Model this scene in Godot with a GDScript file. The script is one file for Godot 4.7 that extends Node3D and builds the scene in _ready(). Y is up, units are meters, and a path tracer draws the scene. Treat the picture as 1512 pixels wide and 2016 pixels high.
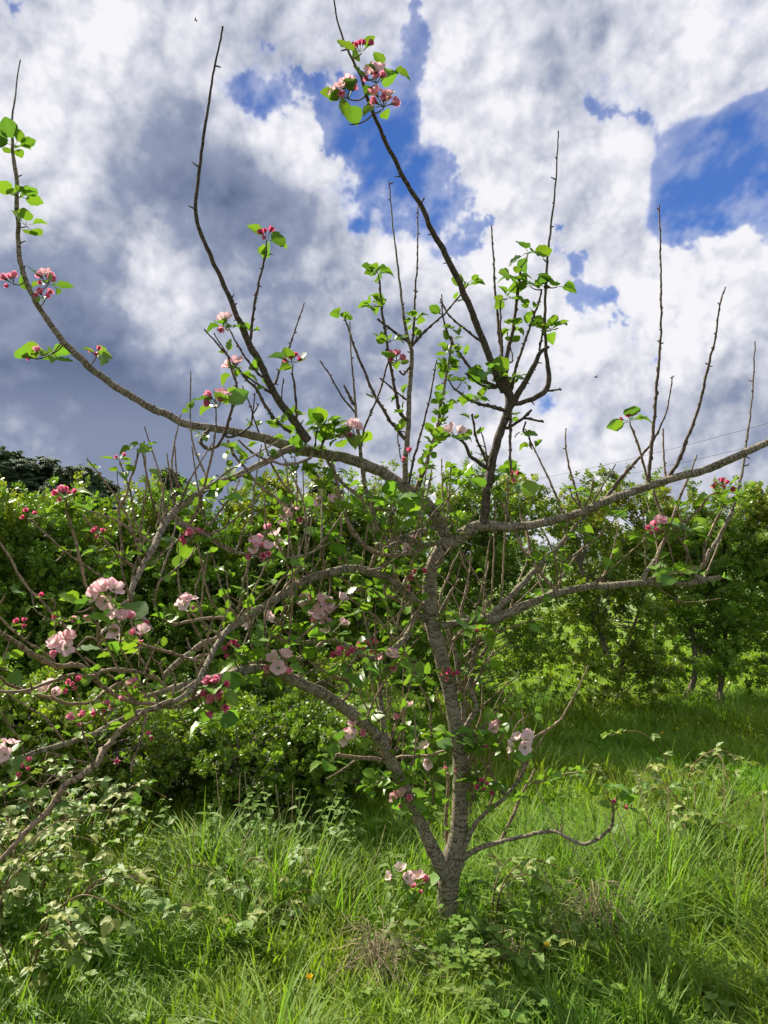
extends Node3D
# An apple tree in blossom in front of a hawthorn hedge, under a sky of broken cloud. Metres, y up; the camera stands at the origin and looks along -z.

const BRANCHES := [
	[0, 0, [286,-64,-3450,534,284,25,-3450,446,287,113,-3450,465,294,191,-3450,519,315,269,-3450,502,339,381,-3450,414,349,562,-3448,361,345,744,-3444,344,323,881,-3440,335,300,1019,-3436,327,266,1158,-3432,327,231,1274,-3428,328,210,1390,-3423,328,208,1506,-3417,319,224,1588,-3411,310,262,1658,-3406,310,304,1711,-3400,300], 0],
	[0, 0, [273,203,-3420,355,231,301,-3395,310,185,402,-3371,276,143,500,-3341,253,97,610,-3288,241,41,742,-3235,238,-24,869,-3176,234,-113,966,-3106,229,-193,1041,-3035,224,-257,1095,-2965,216,-355,1154,-2894,205,-414,1195,-2824,194,-497,1212,-2753,183,-557,1201,-2682,162,-630,1190,-2612,137,-690,1183,-2571,115,-743,1172,-2535,95,-797,1158,-2500,64], 0],
	[0, 0, [275,1674,-3400,309,352,1727,-3394,309,405,1758,-3388,295,451,1776,-3382,255,565,1768,-3366,211,676,1776,-3342,185,786,1802,-3319,181,902,1835,-3291,187,976,1874,-3247,191,1127,1928,-3203,173,1235,1963,-3159,163,1337,1990,-3115,165,1399,2013,-3071,166,1458,2043,-3026,156,1566,2095,-2988,137,1671,2140,-2959,113,1799,2193,-2929,81,1945,2244,-2900,46], 0],
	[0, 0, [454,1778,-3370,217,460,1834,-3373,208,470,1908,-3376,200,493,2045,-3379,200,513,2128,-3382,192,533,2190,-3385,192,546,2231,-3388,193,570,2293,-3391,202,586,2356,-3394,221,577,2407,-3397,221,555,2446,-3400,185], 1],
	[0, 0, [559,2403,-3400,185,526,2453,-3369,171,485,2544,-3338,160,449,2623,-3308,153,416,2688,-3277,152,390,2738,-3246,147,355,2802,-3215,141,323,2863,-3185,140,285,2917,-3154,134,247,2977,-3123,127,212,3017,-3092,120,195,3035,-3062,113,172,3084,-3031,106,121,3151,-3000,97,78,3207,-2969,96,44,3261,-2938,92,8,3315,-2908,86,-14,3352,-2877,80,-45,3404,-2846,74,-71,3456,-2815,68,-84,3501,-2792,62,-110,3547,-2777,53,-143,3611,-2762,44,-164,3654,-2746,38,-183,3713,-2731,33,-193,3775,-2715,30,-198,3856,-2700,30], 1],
	[0, 0, [301,1704,-3450,277,266,1777,-3450,282,228,1841,-3450,287,195,1884,-3450,283,140,1932,-3450,278,62,1980,-3450,274,0,2023,-3450,270,-64,2053,-3444,265,-126,2079,-3436,260,-190,2097,-3428,259,-251,2103,-3420,259,-302,2118,-3412,258,-377,2124,-3405,257,-444,2141,-3393,238,-506,2160,-3377,219,-576,2181,-3361,200,-636,2192,-3345,181,-677,2199,-3330,180,-789,2214,-3314,179,-898,2230,-3298,174,-969,2266,-3282,169,-1040,2293,-3266,164,-1111,2335,-3250,159,-1183,2377,-3234,158,-1236,2417,-3218,158,-1276,2444,-3202,153,-1315,2485,-3186,148,-1361,2524,-3170,143,-1391,2557,-3155,138,-1422,2604,-3139,129,-1452,2650,-3123,120,-1490,2712,-3107,115,-1529,2795,-3091,110,-1545,2853,-3075,106,-1550,2920,-3059,98,-1551,3030,-3043,94,-1550,3111,-3027,90,-1547,3203,-3011,85,-1553,3271,-2998,81,-1559,3355,-2990,65,-1559,3407,-2982,49,-1555,3473,-2974,40,-1545,3544,-2966,32,-1533,3627,-2958,28,-1519,3699,-2950,24], 0],
	[0, 0, [-407,2119,-3300,160,-461,2089,-3250,153,-500,2052,-3200,146,-551,2015,-3150,139,-598,1980,-3100,135,-639,1948,-3025,136,-666,1925,-2950,137,-690,1895,-2875,138,-745,1834,-2800,141,-762,1808,-2738,146,-779,1767,-2675,136,-788,1714,-2612,126,-791,1661,-2550,119,-801,1624,-2512,113,-807,1588,-2475,108,-811,1556,-2438,101,-815,1518,-2400,92,-814,1486,-2388,85,-797,1451,-2375,77,-757,1420,-2362,62,-730,1392,-2350,49], 0],
	[0, 0, [192,1389,-3430,164,146,1424,-3392,172,96,1469,-3354,179,48,1511,-3315,186,0,1541,-3277,192,-60,1566,-3235,190,-126,1578,-3182,187,-193,1570,-3129,184,-293,1545,-3076,181,-347,1519,-3023,177,-394,1484,-2970,173,-440,1449,-2917,166,-494,1416,-2864,159,-534,1389,-2811,152,-563,1367,-2758,139,-576,1348,-2705,117,-593,1314,-2652,105,-600,1283,-2598,103,-605,1257,-2545,99,-611,1228,-2495,94,-634,1184,-2464,87,-684,1153,-2432,79,-740,1135,-2400,78,-786,1134,-2368,80,-816,1118,-2332,87,-840,1107,-2289,94,-865,1092,-2247,92,-887,1090,-2205,87,-916,1084,-2162,83,-950,1078,-2127,79,-973,1075,-2095,75,-1013,1064,-2064,71,-1033,1065,-2032,64,-1110,1050,-2000,56], 0],
	[0, 0, [-681,1162,-2420,75,-754,1136,-2373,79,-788,1106,-2326,81,-804,1092,-2279,86,-810,1072,-2231,90,-818,1051,-2189,91,-821,1028,-2157,93,-838,1019,-2125,95,-854,1005,-2093,90,-870,997,-2061,85,-894,947,-2036,77,-937,901,-2014,71,-972,863,-1993,64,-993,833,-1971,53,-1032,785,-1950,44], 0],
	[30, 0, [203,1348,-3430,201,148,1364,-3394,184,119,1314,-3357,168,99,1273,-3321,152,65,1243,-3285,138,20,1214,-3248,130,-35,1195,-3212,121,-106,1218,-3179,118,-143,1250,-3147,114,-199,1276,-3116,107,-252,1282,-3084,99,-322,1281,-3053,84,-372,1280,-3021,71,-428,1303,-2992,62,-499,1354,-2968,61,-550,1393,-2945,55,-582,1431,-2921,48,-626,1491,-2897,42,-651,1580,-2874,36,-667,1648,-2850,30], 0],
	[25, 0, [-245,1282,-3000,103,-300,1240,-2948,106,-356,1231,-2896,108,-427,1238,-2843,110,-489,1229,-2791,110,-533,1221,-2739,100,-581,1200,-2685,90,-632,1150,-2624,79,-669,1133,-2563,71,-702,1121,-2502,66,-746,1147,-2441,64,-769,1158,-2380,66,-795,1176,-2328,66,-821,1203,-2285,65,-843,1235,-2241,65,-858,1270,-2198,67,-873,1307,-2154,70,-901,1313,-2111,72,-918,1319,-2080,72,-945,1342,-2054,71,-969,1366,-2028,68,-994,1391,-2002,64,-1017,1419,-1976,56,-1065,1464,-1950,51], 0],
	[0, 0, [262,1318,-3400,181,335,1330,-3388,180,407,1345,-3377,187,470,1346,-3365,208,547,1369,-3354,208,652,1423,-3327,193,753,1465,-3292,175,846,1491,-3258,161,961,1505,-3223,151,1072,1515,-3192,145,1186,1520,-3169,144,1282,1520,-3146,141,1344,1531,-3123,129,1404,1545,-3100,81], 0],
	[20, 0, [437,1350,-3372,143,479,1369,-3362,143,554,1437,-3353,137,631,1515,-3344,130,699,1590,-3335,120,757,1650,-3326,102,816,1718,-3317,88,864,1777,-3308,74,897,1810,-3299,60,937,1885,-3290,49,992,1975,-3281,40,1032,2042,-3272,26], 0],
	[0, 0, [-576,1348,-2705,122,-614,1326,-2688,119,-652,1313,-2671,116,-678,1288,-2655,113,-709,1267,-2638,109,-740,1239,-2621,106,-765,1209,-2605,103], 0],
	[50, 0, [-604,1260,-2552,59,-617,1266,-2552,56,-683,1287,-2522,52,-743,1313,-2492,48,-787,1329,-2462,45,-837,1339,-2432,38,-903,1320,-2402,31], 0],
	[50, 0, [-732,1219,-2450,57,-772,1254,-2380,55,-812,1273,-2310,54,-836,1283,-2240,51,-840,1277,-2170,47,-870,1291,-2100,43,-894,1281,-2070,43,-925,1274,-2040,42,-957,1262,-2010,40,-1013,1263,-1980,38,-1051,1270,-1950,35], 0],
	[40, 0, [-850,1217,-2400,49,-875,1200,-2350,48,-888,1181,-2300,47,-908,1182,-2250,47,-928,1192,-2200,49,-946,1215,-2150,50,-990,1232,-2120,47,-1013,1252,-2090,44,-1033,1271,-2060,41,-1040,1294,-2030,39,-1066,1318,-2000,36], 0],
	[20, 0, [-897,1398,-2150,44,-930,1429,-2144,42,-952,1457,-2138,40,-993,1504,-2131,38,-1014,1524,-2125,36,-1038,1562,-2119,34,-1064,1613,-2112,30,-1093,1657,-2106,26,-1128,1715,-2100,22], 0],
	[30, 0, [-921,1323,-2077,37,-917,1332,-2077,36,-942,1355,-2067,34,-976,1382,-2057,32,-1009,1412,-2047,30,-1043,1446,-2037,28,-1073,1476,-2027,26], 0],
	[0, 0, [-763,1393,-2000,52,-756,1434,-1971,48,-764,1489,-1943,45,-768,1542,-1914,41,-774,1601,-1893,39,-780,1645,-1879,39,-790,1696,-1864,37,-797,1732,-1850,34], 0],
	[30, 0, [-808,1578,-2463,51,-834,1591,-2463,49,-854,1615,-2443,47,-878,1636,-2423,44,-908,1675,-2403,40,-936,1714,-2383,35,-963,1755,-2363,31], 0],
	[25, 0, [-845,1512,-2350,37,-889,1560,-2336,35,-932,1592,-2321,33,-978,1627,-2307,31,-1010,1655,-2293,29,-1038,1687,-2279,27,-1067,1719,-2264,25,-1081,1736,-2250,24], 0],
	[20, 0, [-848,1608,-2450,51,-858,1596,-2450,49,-859,1623,-2443,47,-865,1680,-2437,45,-871,1747,-2431,42,-870,1791,-2425,40,-846,1826,-2418,38,-831,1877,-2412,36,-814,1923,-2406,34,-804,1968,-2400,32], 0],
	[0, 0, [-792,1729,-2350,31,-796,1775,-2340,29,-800,1813,-2330,28,-809,1846,-2320,27,-819,1894,-2310,25,-824,1914,-2300,24], 0],
	[0, 0, [-836,1669,-2533,40,-833,1730,-2538,38,-830,1776,-2543,35,-826,1838,-2548,33,-825,1893,-2553,29,-832,1965,-2558,25,-839,2029,-2563,20], 0],
	[0, 0, [-788,1714,-2612,34,-806,1721,-2612,31,-798,1782,-2629,28,-794,1847,-2646,24,-789,1917,-2662,21], 0],
	[0, 0, [-874,1783,-2426,19,-881,1851,-2436,18,-889,1912,-2446,16], 0],
	[0, 0, [-805,1602,-2490,32,-784,1591,-2490,31,-759,1629,-2523,30,-723,1670,-2556,28,-712,1703,-2590,27], 0],
	[30, 0, [-743,1509,-2422,38,-737,1543,-2442,36,-721,1556,-2462,33,-687,1591,-2482,31,-652,1629,-2502,29,-642,1660,-2522,26], 0],
	[0, 0, [-741,1533,-2436,44,-739,1566,-2460,42,-733,1601,-2484,40,-723,1646,-2508,37,-717,1716,-2532,32,-719,1766,-2556,27], 0],
	[30, 0, [-743,1509,-2422,38,-753,1466,-2447,41,-738,1423,-2472,45,-699,1399,-2497,48,-646,1408,-2522,52,-618,1413,-2547,53,-554,1414,-2572,53], 0],
	[15, 0, [-770,1789,-2709,116,-776,1795,-2709,106,-759,1749,-2717,99,-720,1734,-2726,94,-663,1712,-2734,82,-640,1690,-2742,69,-577,1650,-2751,56,-518,1636,-2759,51,-469,1624,-2767,47,-400,1619,-2776,43,-345,1624,-2784,44,-291,1636,-2792,39,-246,1657,-2801,34,-208,1677,-2809,29], 0],
	[20, 0, [-712,1731,-2727,50,-705,1694,-2702,47,-733,1684,-2677,44,-774,1683,-2652,42,-816,1697,-2627,39,-855,1714,-2602,36,-865,1732,-2577,34], 0],
	[0, 0, [-721,1735,-2725,78,-716,1749,-2725,71,-690,1788,-2714,64,-667,1847,-2703,57,-651,1909,-2692,49,-636,1962,-2681,46,-623,2017,-2670,42,-612,2078,-2659,35,-608,2109,-2648,28,-607,2172,-2636,24,-613,2220,-2625,21], 0],
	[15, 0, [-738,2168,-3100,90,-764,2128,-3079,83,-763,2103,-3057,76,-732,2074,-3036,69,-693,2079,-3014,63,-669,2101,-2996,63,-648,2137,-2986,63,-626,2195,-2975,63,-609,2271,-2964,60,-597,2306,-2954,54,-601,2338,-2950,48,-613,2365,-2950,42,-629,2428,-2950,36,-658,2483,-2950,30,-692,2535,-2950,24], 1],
	[20, 0, [-648,1697,-2740,43,-631,1716,-2740,41,-596,1736,-2770,39,-553,1778,-2800,37,-513,1821,-2830,32,-483,1867,-2860,27,-445,1932,-2890,23], 0],
	[0, 0, [-664,1713,-2734,50,-658,1731,-2734,47,-642,1761,-2771,45,-617,1810,-2809,41,-589,1860,-2846,36,-566,1931,-2884,30], 0],
	[0, 0, [-552,1647,-2754,36,-538,1702,-2779,33,-523,1763,-2804,29], 0],
	[30, 0, [-575,1422,-2926,68,-567,1430,-2926,64,-555,1527,-2939,60,-542,1590,-2951,56,-535,1654,-2964,51,-536,1726,-2976,42,-533,1807,-2989,36,-528,1918,-3001,32,-517,2005,-3014,28,-505,2089,-3026,24], 0],
	[40, 0, [-662,2123,-3100,57,-636,2062,-3117,55,-598,2012,-3133,52,-537,1940,-3150,50,-483,1896,-3167,47,-425,1856,-3183,44,-381,1828,-3200,42], 0],
	[20, 0, [-521,2140,-3200,42,-503,2059,-3217,45,-476,2003,-3233,48,-442,1944,-3250,51,-415,1917,-3267,51,-403,1848,-3283,52,-388,1781,-3300,52], 0],
	[20, 0, [-617,2123,-3100,41,-579,2087,-3121,45,-537,2060,-3143,48,-473,2036,-3164,52,-427,2030,-3186,56,-374,2041,-3214,60,-331,2065,-3257,65,-324,2094,-3300,69], 0],
	[60, 0, [-383,1823,-3250,34,-387,1949,-3275,26,-402,2078,-3300,22], 0],
	[60, 0, [-335,1756,-3250,34,-329,1847,-3275,26,-337,1938,-3300,22], 0],
	[60, 0, [-300,1778,-3250,34,-291,1886,-3275,26,-296,1993,-3300,22], 0],
	[60, 0, [-277,1800,-3250,34,-266,1897,-3275,26,-269,1993,-3300,22], 0],
	[60, 0, [-367,1778,-3250,34,-359,1899,-3275,26,-365,2023,-3300,22], 0],
	[60, 0, [-425,1800,-3250,34,-427,1935,-3275,26,-443,2071,-3300,22], 0],
	[60, 0, [-465,1756,-3250,34,-467,1847,-3275,26,-481,1940,-3300,22], 0],
	[60, 0, [-527,1711,-3250,34,-528,1831,-3275,26,-542,1952,-3300,22], 0],
	[30, 0, [-258,2105,-3419,72,-265,2083,-3419,69,-228,2014,-3439,66,-179,1966,-3459,64,-106,1918,-3479,61,-51,1869,-3499,58,12,1851,-3519,55], 0],
	[60, 0, [-251,2060,-3426,63,-200,1976,-3416,59,-136,1923,-3406,55,-82,1873,-3396,52,-30,1851,-3386,48,28,1848,-3376,44], 0],
	[30, 0, [-235,2067,-3300,52,-210,1976,-3270,57,-183,1849,-3240,63,-152,1776,-3210,72,-116,1718,-3200,85,-81,1676,-3200,100,-35,1648,-3200,100,29,1637,-3215,97,94,1640,-3260,88,150,1658,-3305,76,182,1673,-3350,61], 0],
	[40, 0, [277,1752,-3450,139,294,1760,-3450,134,223,1764,-3420,128,172,1748,-3390,132,97,1724,-3360,135,23,1698,-3330,120,-25,1685,-3300,103], 0],
	[30, 0, [281,1682,-3403,137,262,1697,-3403,131,183,1692,-3366,124,121,1700,-3328,118,47,1685,-3291,101,9,1666,-3253,85], 0],
	[50, 0, [37,1709,-3336,78,32,1759,-3320,66,36,1817,-3303,55,54,1848,-3286,43], 0],
	[0, 0, [216,1768,-3417,54,247,1823,-3383,47,279,1869,-3350,41,307,1924,-3317,35], 0],
	[0, 0, [265,1779,-3450,45,282,1789,-3450,39,278,1951,-3500,34,278,2107,-3550,28], 0],
	[0, 0, [294,1760,-3450,45,313,1777,-3450,41,312,1863,-3483,36,301,1963,-3517,32,287,2040,-3550,28], 0],
	[0, 0, [195,1896,-3450,36,213,1958,-3475,32,230,2029,-3500,28], 0],
	[0, 0, [226,1764,-3421,54,210,1682,-3446,45,219,1602,-3471,36], 0],
	[0, 0, [-36,1753,-3450,129,-50,1826,-3440,122,-69,1901,-3430,114,-92,1976,-3420,104,-106,2087,-3410,95,-113,2149,-3400,81,-127,2259,-3390,73,-134,2346,-3380,61,-143,2455,-3370,46,-153,2567,-3360,34,-157,2717,-3350,27], 0],
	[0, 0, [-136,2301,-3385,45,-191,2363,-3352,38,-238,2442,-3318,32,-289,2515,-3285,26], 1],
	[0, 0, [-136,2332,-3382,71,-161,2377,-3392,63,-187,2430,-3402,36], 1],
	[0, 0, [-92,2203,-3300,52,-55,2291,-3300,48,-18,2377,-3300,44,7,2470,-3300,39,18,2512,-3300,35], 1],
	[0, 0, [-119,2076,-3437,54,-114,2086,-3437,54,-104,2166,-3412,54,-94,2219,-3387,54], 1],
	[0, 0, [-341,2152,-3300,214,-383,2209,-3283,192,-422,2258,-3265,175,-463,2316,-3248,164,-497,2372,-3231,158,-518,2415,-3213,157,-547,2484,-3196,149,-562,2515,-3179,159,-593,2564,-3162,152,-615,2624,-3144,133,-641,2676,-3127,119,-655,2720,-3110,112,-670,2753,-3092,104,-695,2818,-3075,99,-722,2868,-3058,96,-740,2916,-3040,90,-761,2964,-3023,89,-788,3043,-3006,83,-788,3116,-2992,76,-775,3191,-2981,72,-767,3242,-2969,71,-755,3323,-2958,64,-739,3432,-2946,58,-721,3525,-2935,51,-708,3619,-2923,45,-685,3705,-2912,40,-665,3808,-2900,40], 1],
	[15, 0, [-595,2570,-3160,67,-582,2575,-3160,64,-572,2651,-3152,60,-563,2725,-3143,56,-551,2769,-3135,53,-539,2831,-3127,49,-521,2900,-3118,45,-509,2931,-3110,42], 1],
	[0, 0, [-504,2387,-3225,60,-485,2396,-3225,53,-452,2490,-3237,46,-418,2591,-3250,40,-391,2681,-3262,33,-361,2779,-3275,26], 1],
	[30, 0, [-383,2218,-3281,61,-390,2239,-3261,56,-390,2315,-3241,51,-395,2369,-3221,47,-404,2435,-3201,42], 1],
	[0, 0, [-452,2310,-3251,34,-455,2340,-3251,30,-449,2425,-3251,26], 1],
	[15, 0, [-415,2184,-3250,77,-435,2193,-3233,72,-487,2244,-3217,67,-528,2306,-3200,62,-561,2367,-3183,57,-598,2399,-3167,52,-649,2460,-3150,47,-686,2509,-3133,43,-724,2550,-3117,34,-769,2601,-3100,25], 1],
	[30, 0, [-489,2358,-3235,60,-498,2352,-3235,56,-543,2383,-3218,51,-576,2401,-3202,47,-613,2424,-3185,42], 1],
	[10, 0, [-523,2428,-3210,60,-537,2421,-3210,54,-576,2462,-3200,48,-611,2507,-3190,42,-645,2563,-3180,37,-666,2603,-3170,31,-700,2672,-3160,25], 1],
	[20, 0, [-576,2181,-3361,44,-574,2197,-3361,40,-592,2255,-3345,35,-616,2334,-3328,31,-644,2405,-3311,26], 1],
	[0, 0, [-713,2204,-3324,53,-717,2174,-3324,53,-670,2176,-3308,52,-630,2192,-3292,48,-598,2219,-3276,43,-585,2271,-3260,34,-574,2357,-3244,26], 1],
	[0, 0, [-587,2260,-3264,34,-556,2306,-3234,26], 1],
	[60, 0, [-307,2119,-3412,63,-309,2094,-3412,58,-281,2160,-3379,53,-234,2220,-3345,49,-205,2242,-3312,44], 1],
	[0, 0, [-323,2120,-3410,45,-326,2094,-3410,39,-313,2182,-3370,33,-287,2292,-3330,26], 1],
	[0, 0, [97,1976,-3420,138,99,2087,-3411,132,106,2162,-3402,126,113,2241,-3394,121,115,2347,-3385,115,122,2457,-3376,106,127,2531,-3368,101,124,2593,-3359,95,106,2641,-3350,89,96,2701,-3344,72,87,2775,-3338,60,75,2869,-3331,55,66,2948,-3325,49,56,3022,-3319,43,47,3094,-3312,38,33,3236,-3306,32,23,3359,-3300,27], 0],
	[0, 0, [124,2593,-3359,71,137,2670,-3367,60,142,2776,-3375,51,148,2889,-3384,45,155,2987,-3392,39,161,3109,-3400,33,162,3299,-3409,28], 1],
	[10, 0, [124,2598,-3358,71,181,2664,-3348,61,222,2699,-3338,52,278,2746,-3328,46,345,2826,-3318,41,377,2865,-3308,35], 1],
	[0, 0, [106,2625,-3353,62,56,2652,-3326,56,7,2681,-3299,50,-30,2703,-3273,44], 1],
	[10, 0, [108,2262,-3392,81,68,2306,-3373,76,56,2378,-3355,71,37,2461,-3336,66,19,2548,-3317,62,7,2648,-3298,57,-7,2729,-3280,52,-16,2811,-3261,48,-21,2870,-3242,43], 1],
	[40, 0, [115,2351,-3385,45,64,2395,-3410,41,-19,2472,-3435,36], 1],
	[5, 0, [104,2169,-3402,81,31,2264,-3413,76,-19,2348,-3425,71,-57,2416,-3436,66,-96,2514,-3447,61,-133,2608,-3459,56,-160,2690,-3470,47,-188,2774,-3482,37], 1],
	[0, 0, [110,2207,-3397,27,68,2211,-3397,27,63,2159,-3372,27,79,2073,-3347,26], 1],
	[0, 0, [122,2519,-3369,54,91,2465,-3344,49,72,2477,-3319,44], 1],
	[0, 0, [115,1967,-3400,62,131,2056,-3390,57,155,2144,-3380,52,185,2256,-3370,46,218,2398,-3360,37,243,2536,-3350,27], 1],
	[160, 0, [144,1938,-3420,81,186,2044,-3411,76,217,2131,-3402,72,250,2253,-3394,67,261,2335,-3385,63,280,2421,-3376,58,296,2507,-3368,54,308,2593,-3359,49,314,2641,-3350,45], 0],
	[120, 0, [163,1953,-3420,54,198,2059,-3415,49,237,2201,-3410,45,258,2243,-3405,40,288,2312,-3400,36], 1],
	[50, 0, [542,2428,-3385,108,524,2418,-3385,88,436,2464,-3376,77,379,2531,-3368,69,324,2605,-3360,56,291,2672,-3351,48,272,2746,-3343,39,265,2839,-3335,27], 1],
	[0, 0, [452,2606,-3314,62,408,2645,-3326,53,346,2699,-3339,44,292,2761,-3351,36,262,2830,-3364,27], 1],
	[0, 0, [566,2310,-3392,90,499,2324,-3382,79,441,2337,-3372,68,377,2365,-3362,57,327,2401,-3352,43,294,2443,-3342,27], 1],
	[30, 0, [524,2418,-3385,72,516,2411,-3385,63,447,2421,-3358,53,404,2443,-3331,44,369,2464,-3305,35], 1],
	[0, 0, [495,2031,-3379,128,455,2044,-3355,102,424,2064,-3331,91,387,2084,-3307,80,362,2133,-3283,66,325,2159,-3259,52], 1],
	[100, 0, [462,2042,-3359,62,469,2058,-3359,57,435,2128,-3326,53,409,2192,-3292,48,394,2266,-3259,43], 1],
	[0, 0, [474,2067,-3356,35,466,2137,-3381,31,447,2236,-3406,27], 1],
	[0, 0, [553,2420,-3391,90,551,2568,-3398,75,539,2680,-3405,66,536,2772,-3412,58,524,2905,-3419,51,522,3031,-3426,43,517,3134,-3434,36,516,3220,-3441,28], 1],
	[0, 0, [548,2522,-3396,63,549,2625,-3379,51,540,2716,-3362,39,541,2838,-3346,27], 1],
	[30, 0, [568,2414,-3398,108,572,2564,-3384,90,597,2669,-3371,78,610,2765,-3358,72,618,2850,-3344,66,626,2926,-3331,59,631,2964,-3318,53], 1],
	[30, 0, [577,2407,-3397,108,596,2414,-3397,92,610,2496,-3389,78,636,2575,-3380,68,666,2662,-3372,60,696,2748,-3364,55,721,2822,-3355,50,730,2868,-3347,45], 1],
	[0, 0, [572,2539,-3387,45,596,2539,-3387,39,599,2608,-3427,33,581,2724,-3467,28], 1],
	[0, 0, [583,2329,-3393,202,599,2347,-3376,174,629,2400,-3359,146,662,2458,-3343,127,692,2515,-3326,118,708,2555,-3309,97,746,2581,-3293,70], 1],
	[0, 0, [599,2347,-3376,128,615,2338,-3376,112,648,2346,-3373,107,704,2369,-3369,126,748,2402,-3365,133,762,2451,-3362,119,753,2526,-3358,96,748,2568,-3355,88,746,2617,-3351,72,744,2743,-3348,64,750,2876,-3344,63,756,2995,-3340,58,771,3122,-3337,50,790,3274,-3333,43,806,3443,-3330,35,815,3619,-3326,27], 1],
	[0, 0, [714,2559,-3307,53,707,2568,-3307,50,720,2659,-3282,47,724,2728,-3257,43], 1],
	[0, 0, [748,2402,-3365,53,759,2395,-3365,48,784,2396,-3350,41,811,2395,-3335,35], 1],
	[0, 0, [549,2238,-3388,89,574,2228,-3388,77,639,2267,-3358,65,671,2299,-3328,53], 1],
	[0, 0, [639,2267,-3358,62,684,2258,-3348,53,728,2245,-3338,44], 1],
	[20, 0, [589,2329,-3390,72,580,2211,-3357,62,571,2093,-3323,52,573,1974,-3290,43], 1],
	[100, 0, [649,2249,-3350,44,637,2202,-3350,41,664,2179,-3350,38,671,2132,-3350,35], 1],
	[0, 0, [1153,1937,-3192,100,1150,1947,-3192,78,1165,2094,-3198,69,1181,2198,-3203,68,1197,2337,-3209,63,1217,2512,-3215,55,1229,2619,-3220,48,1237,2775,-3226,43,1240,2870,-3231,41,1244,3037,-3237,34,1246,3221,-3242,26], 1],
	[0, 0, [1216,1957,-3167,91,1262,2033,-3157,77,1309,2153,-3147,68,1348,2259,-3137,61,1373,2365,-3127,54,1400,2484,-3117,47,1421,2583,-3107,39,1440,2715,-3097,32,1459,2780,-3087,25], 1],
	[0, 0, [883,1837,-3295,60,860,1934,-3308,54,836,2042,-3320,44,825,2150,-3333,33,831,2216,-3345,26], 0],
	[0, 0, [971,1879,-3247,85,1069,2000,-3264,74,1140,2071,-3280,63,1202,2137,-3297,52,1261,2240,-3314,41,1297,2328,-3330,32,1326,2459,-3347,27], 1],
	[0, 0, [1151,1936,-3193,59,1146,1951,-3193,55,1134,1997,-3181,52,1108,2074,-3168,48,1079,2154,-3156,45,1062,2187,-3143,41], 0],
	[0, 0, [1214,1960,-3167,50,1218,2025,-3192,42,1226,2192,-3217,34], 0],
	[40, 0, [807,1809,-3314,52,760,1950,-3326,46,720,2044,-3339,39,683,2132,-3351,33,651,2217,-3364,27], 0],
	[0, 0, [888,1831,-3295,43,885,1842,-3295,40,849,1883,-3295,37,832,1940,-3295,35], 0],
	[0, 0, [905,1836,-3289,43,897,1853,-3289,40,907,1900,-3239,37,907,1962,-3189,33], 0],
	[0, 0, [1111,1521,-3184,119,1131,1567,-3196,113,1178,1615,-3207,107,1203,1672,-3218,95,1247,1739,-3229,83,1261,1773,-3240,77,1283,1832,-3251,71,1323,1925,-3262,61,1364,2001,-3273,48,1400,2085,-3284,35], 0],
	[0, 0, [1252,1751,-3233,68,1262,1748,-3233,64,1318,1787,-3220,61,1372,1838,-3208,55,1410,1894,-3195,49,1447,1911,-3183,42], 0],
	[0, 0, [1265,1784,-3242,68,1249,1789,-3242,62,1216,1841,-3252,57,1193,1925,-3262,51], 0],
	[0, 0, [1129,1576,-3196,42,1119,1680,-3171,33,1105,1840,-3146,25], 0],
	[0, 0, [1303,1524,-3139,41,1296,1578,-3139,39,1290,1615,-3122,37,1245,1702,-3105,34,1218,1737,-3089,32], 0],
	[0, 0, [1344,1531,-3123,117,1308,1561,-3133,103,1354,1595,-3143,98,1384,1647,-3153,95,1432,1712,-3163,88,1471,1778,-3173,80,1509,1851,-3183,67,1543,1951,-3193,60,1566,2026,-3203,53,1590,2133,-3213,47,1615,2250,-3223,40,1639,2411,-3233,33,1657,2591,-3243,26], 0],
	[0, 0, [1349,1582,-3141,57,1348,1600,-3128,53,1354,1679,-3116,49,1390,1774,-3103,41,1427,1844,-3091,32], 0],
	[30, 0, [1116,1536,-3130,57,1209,1553,-3120,62,1275,1568,-3110,65,1336,1595,-3100,65], 0],
	[0, 0, [1179,1519,-3171,25,1179,1492,-3171,22,1306,1435,-3221,19,1483,1448,-3271,17], 0],
	[0, 0, [764,1468,-3288,77,762,1479,-3288,77,731,1516,-3301,76,694,1566,-3313,72,670,1604,-3326,67,666,1602,-3338,63,621,1680,-3351,58,592,1761,-3363,54,560,1834,-3376,49,519,1910,-3388,44], 0],
	[0, 0, [681,1581,-3337,69,664,1669,-3370,64,655,1756,-3404,59,634,1826,-3437,54], 0],
	[30, 0, [739,1620,-3330,61,818,1620,-3305,56,889,1674,-3280,51,932,1707,-3255,42,975,1764,-3230,34], 0],
	[0, 0, [486,1351,-3363,44,479,1375,-3363,39,505,1651,-3396,35,520,1930,-3430,31,531,2005,-3463,27], 0],
	[0, 0, [530,1364,-3356,52,524,1385,-3356,47,544,1590,-3381,42,568,1881,-3406,37,587,2121,-3431,33,597,2221,-3456,27], 0],
	[0, 0, [446,1345,-3370,35,446,1366,-3370,32,465,1506,-3420,30,490,1611,-3470,27], 0],
	[0, 0, [564,1383,-3349,43,599,1484,-3382,38,653,1600,-3416,33,685,1718,-3449,27], 0],
	[0, 0, [587,1390,-3344,43,579,1406,-3344,39,635,1449,-3394,35,716,1517,-3444,31,764,1600,-3494,27], 0],
	[0, 0, [349,1333,-3386,79,351,1323,-3386,74,353,1387,-3403,69,371,1448,-3420,65,385,1515,-3436,57,392,1557,-3453,47,371,1600,-3470,41,356,1671,-3486,36], 0],
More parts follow.
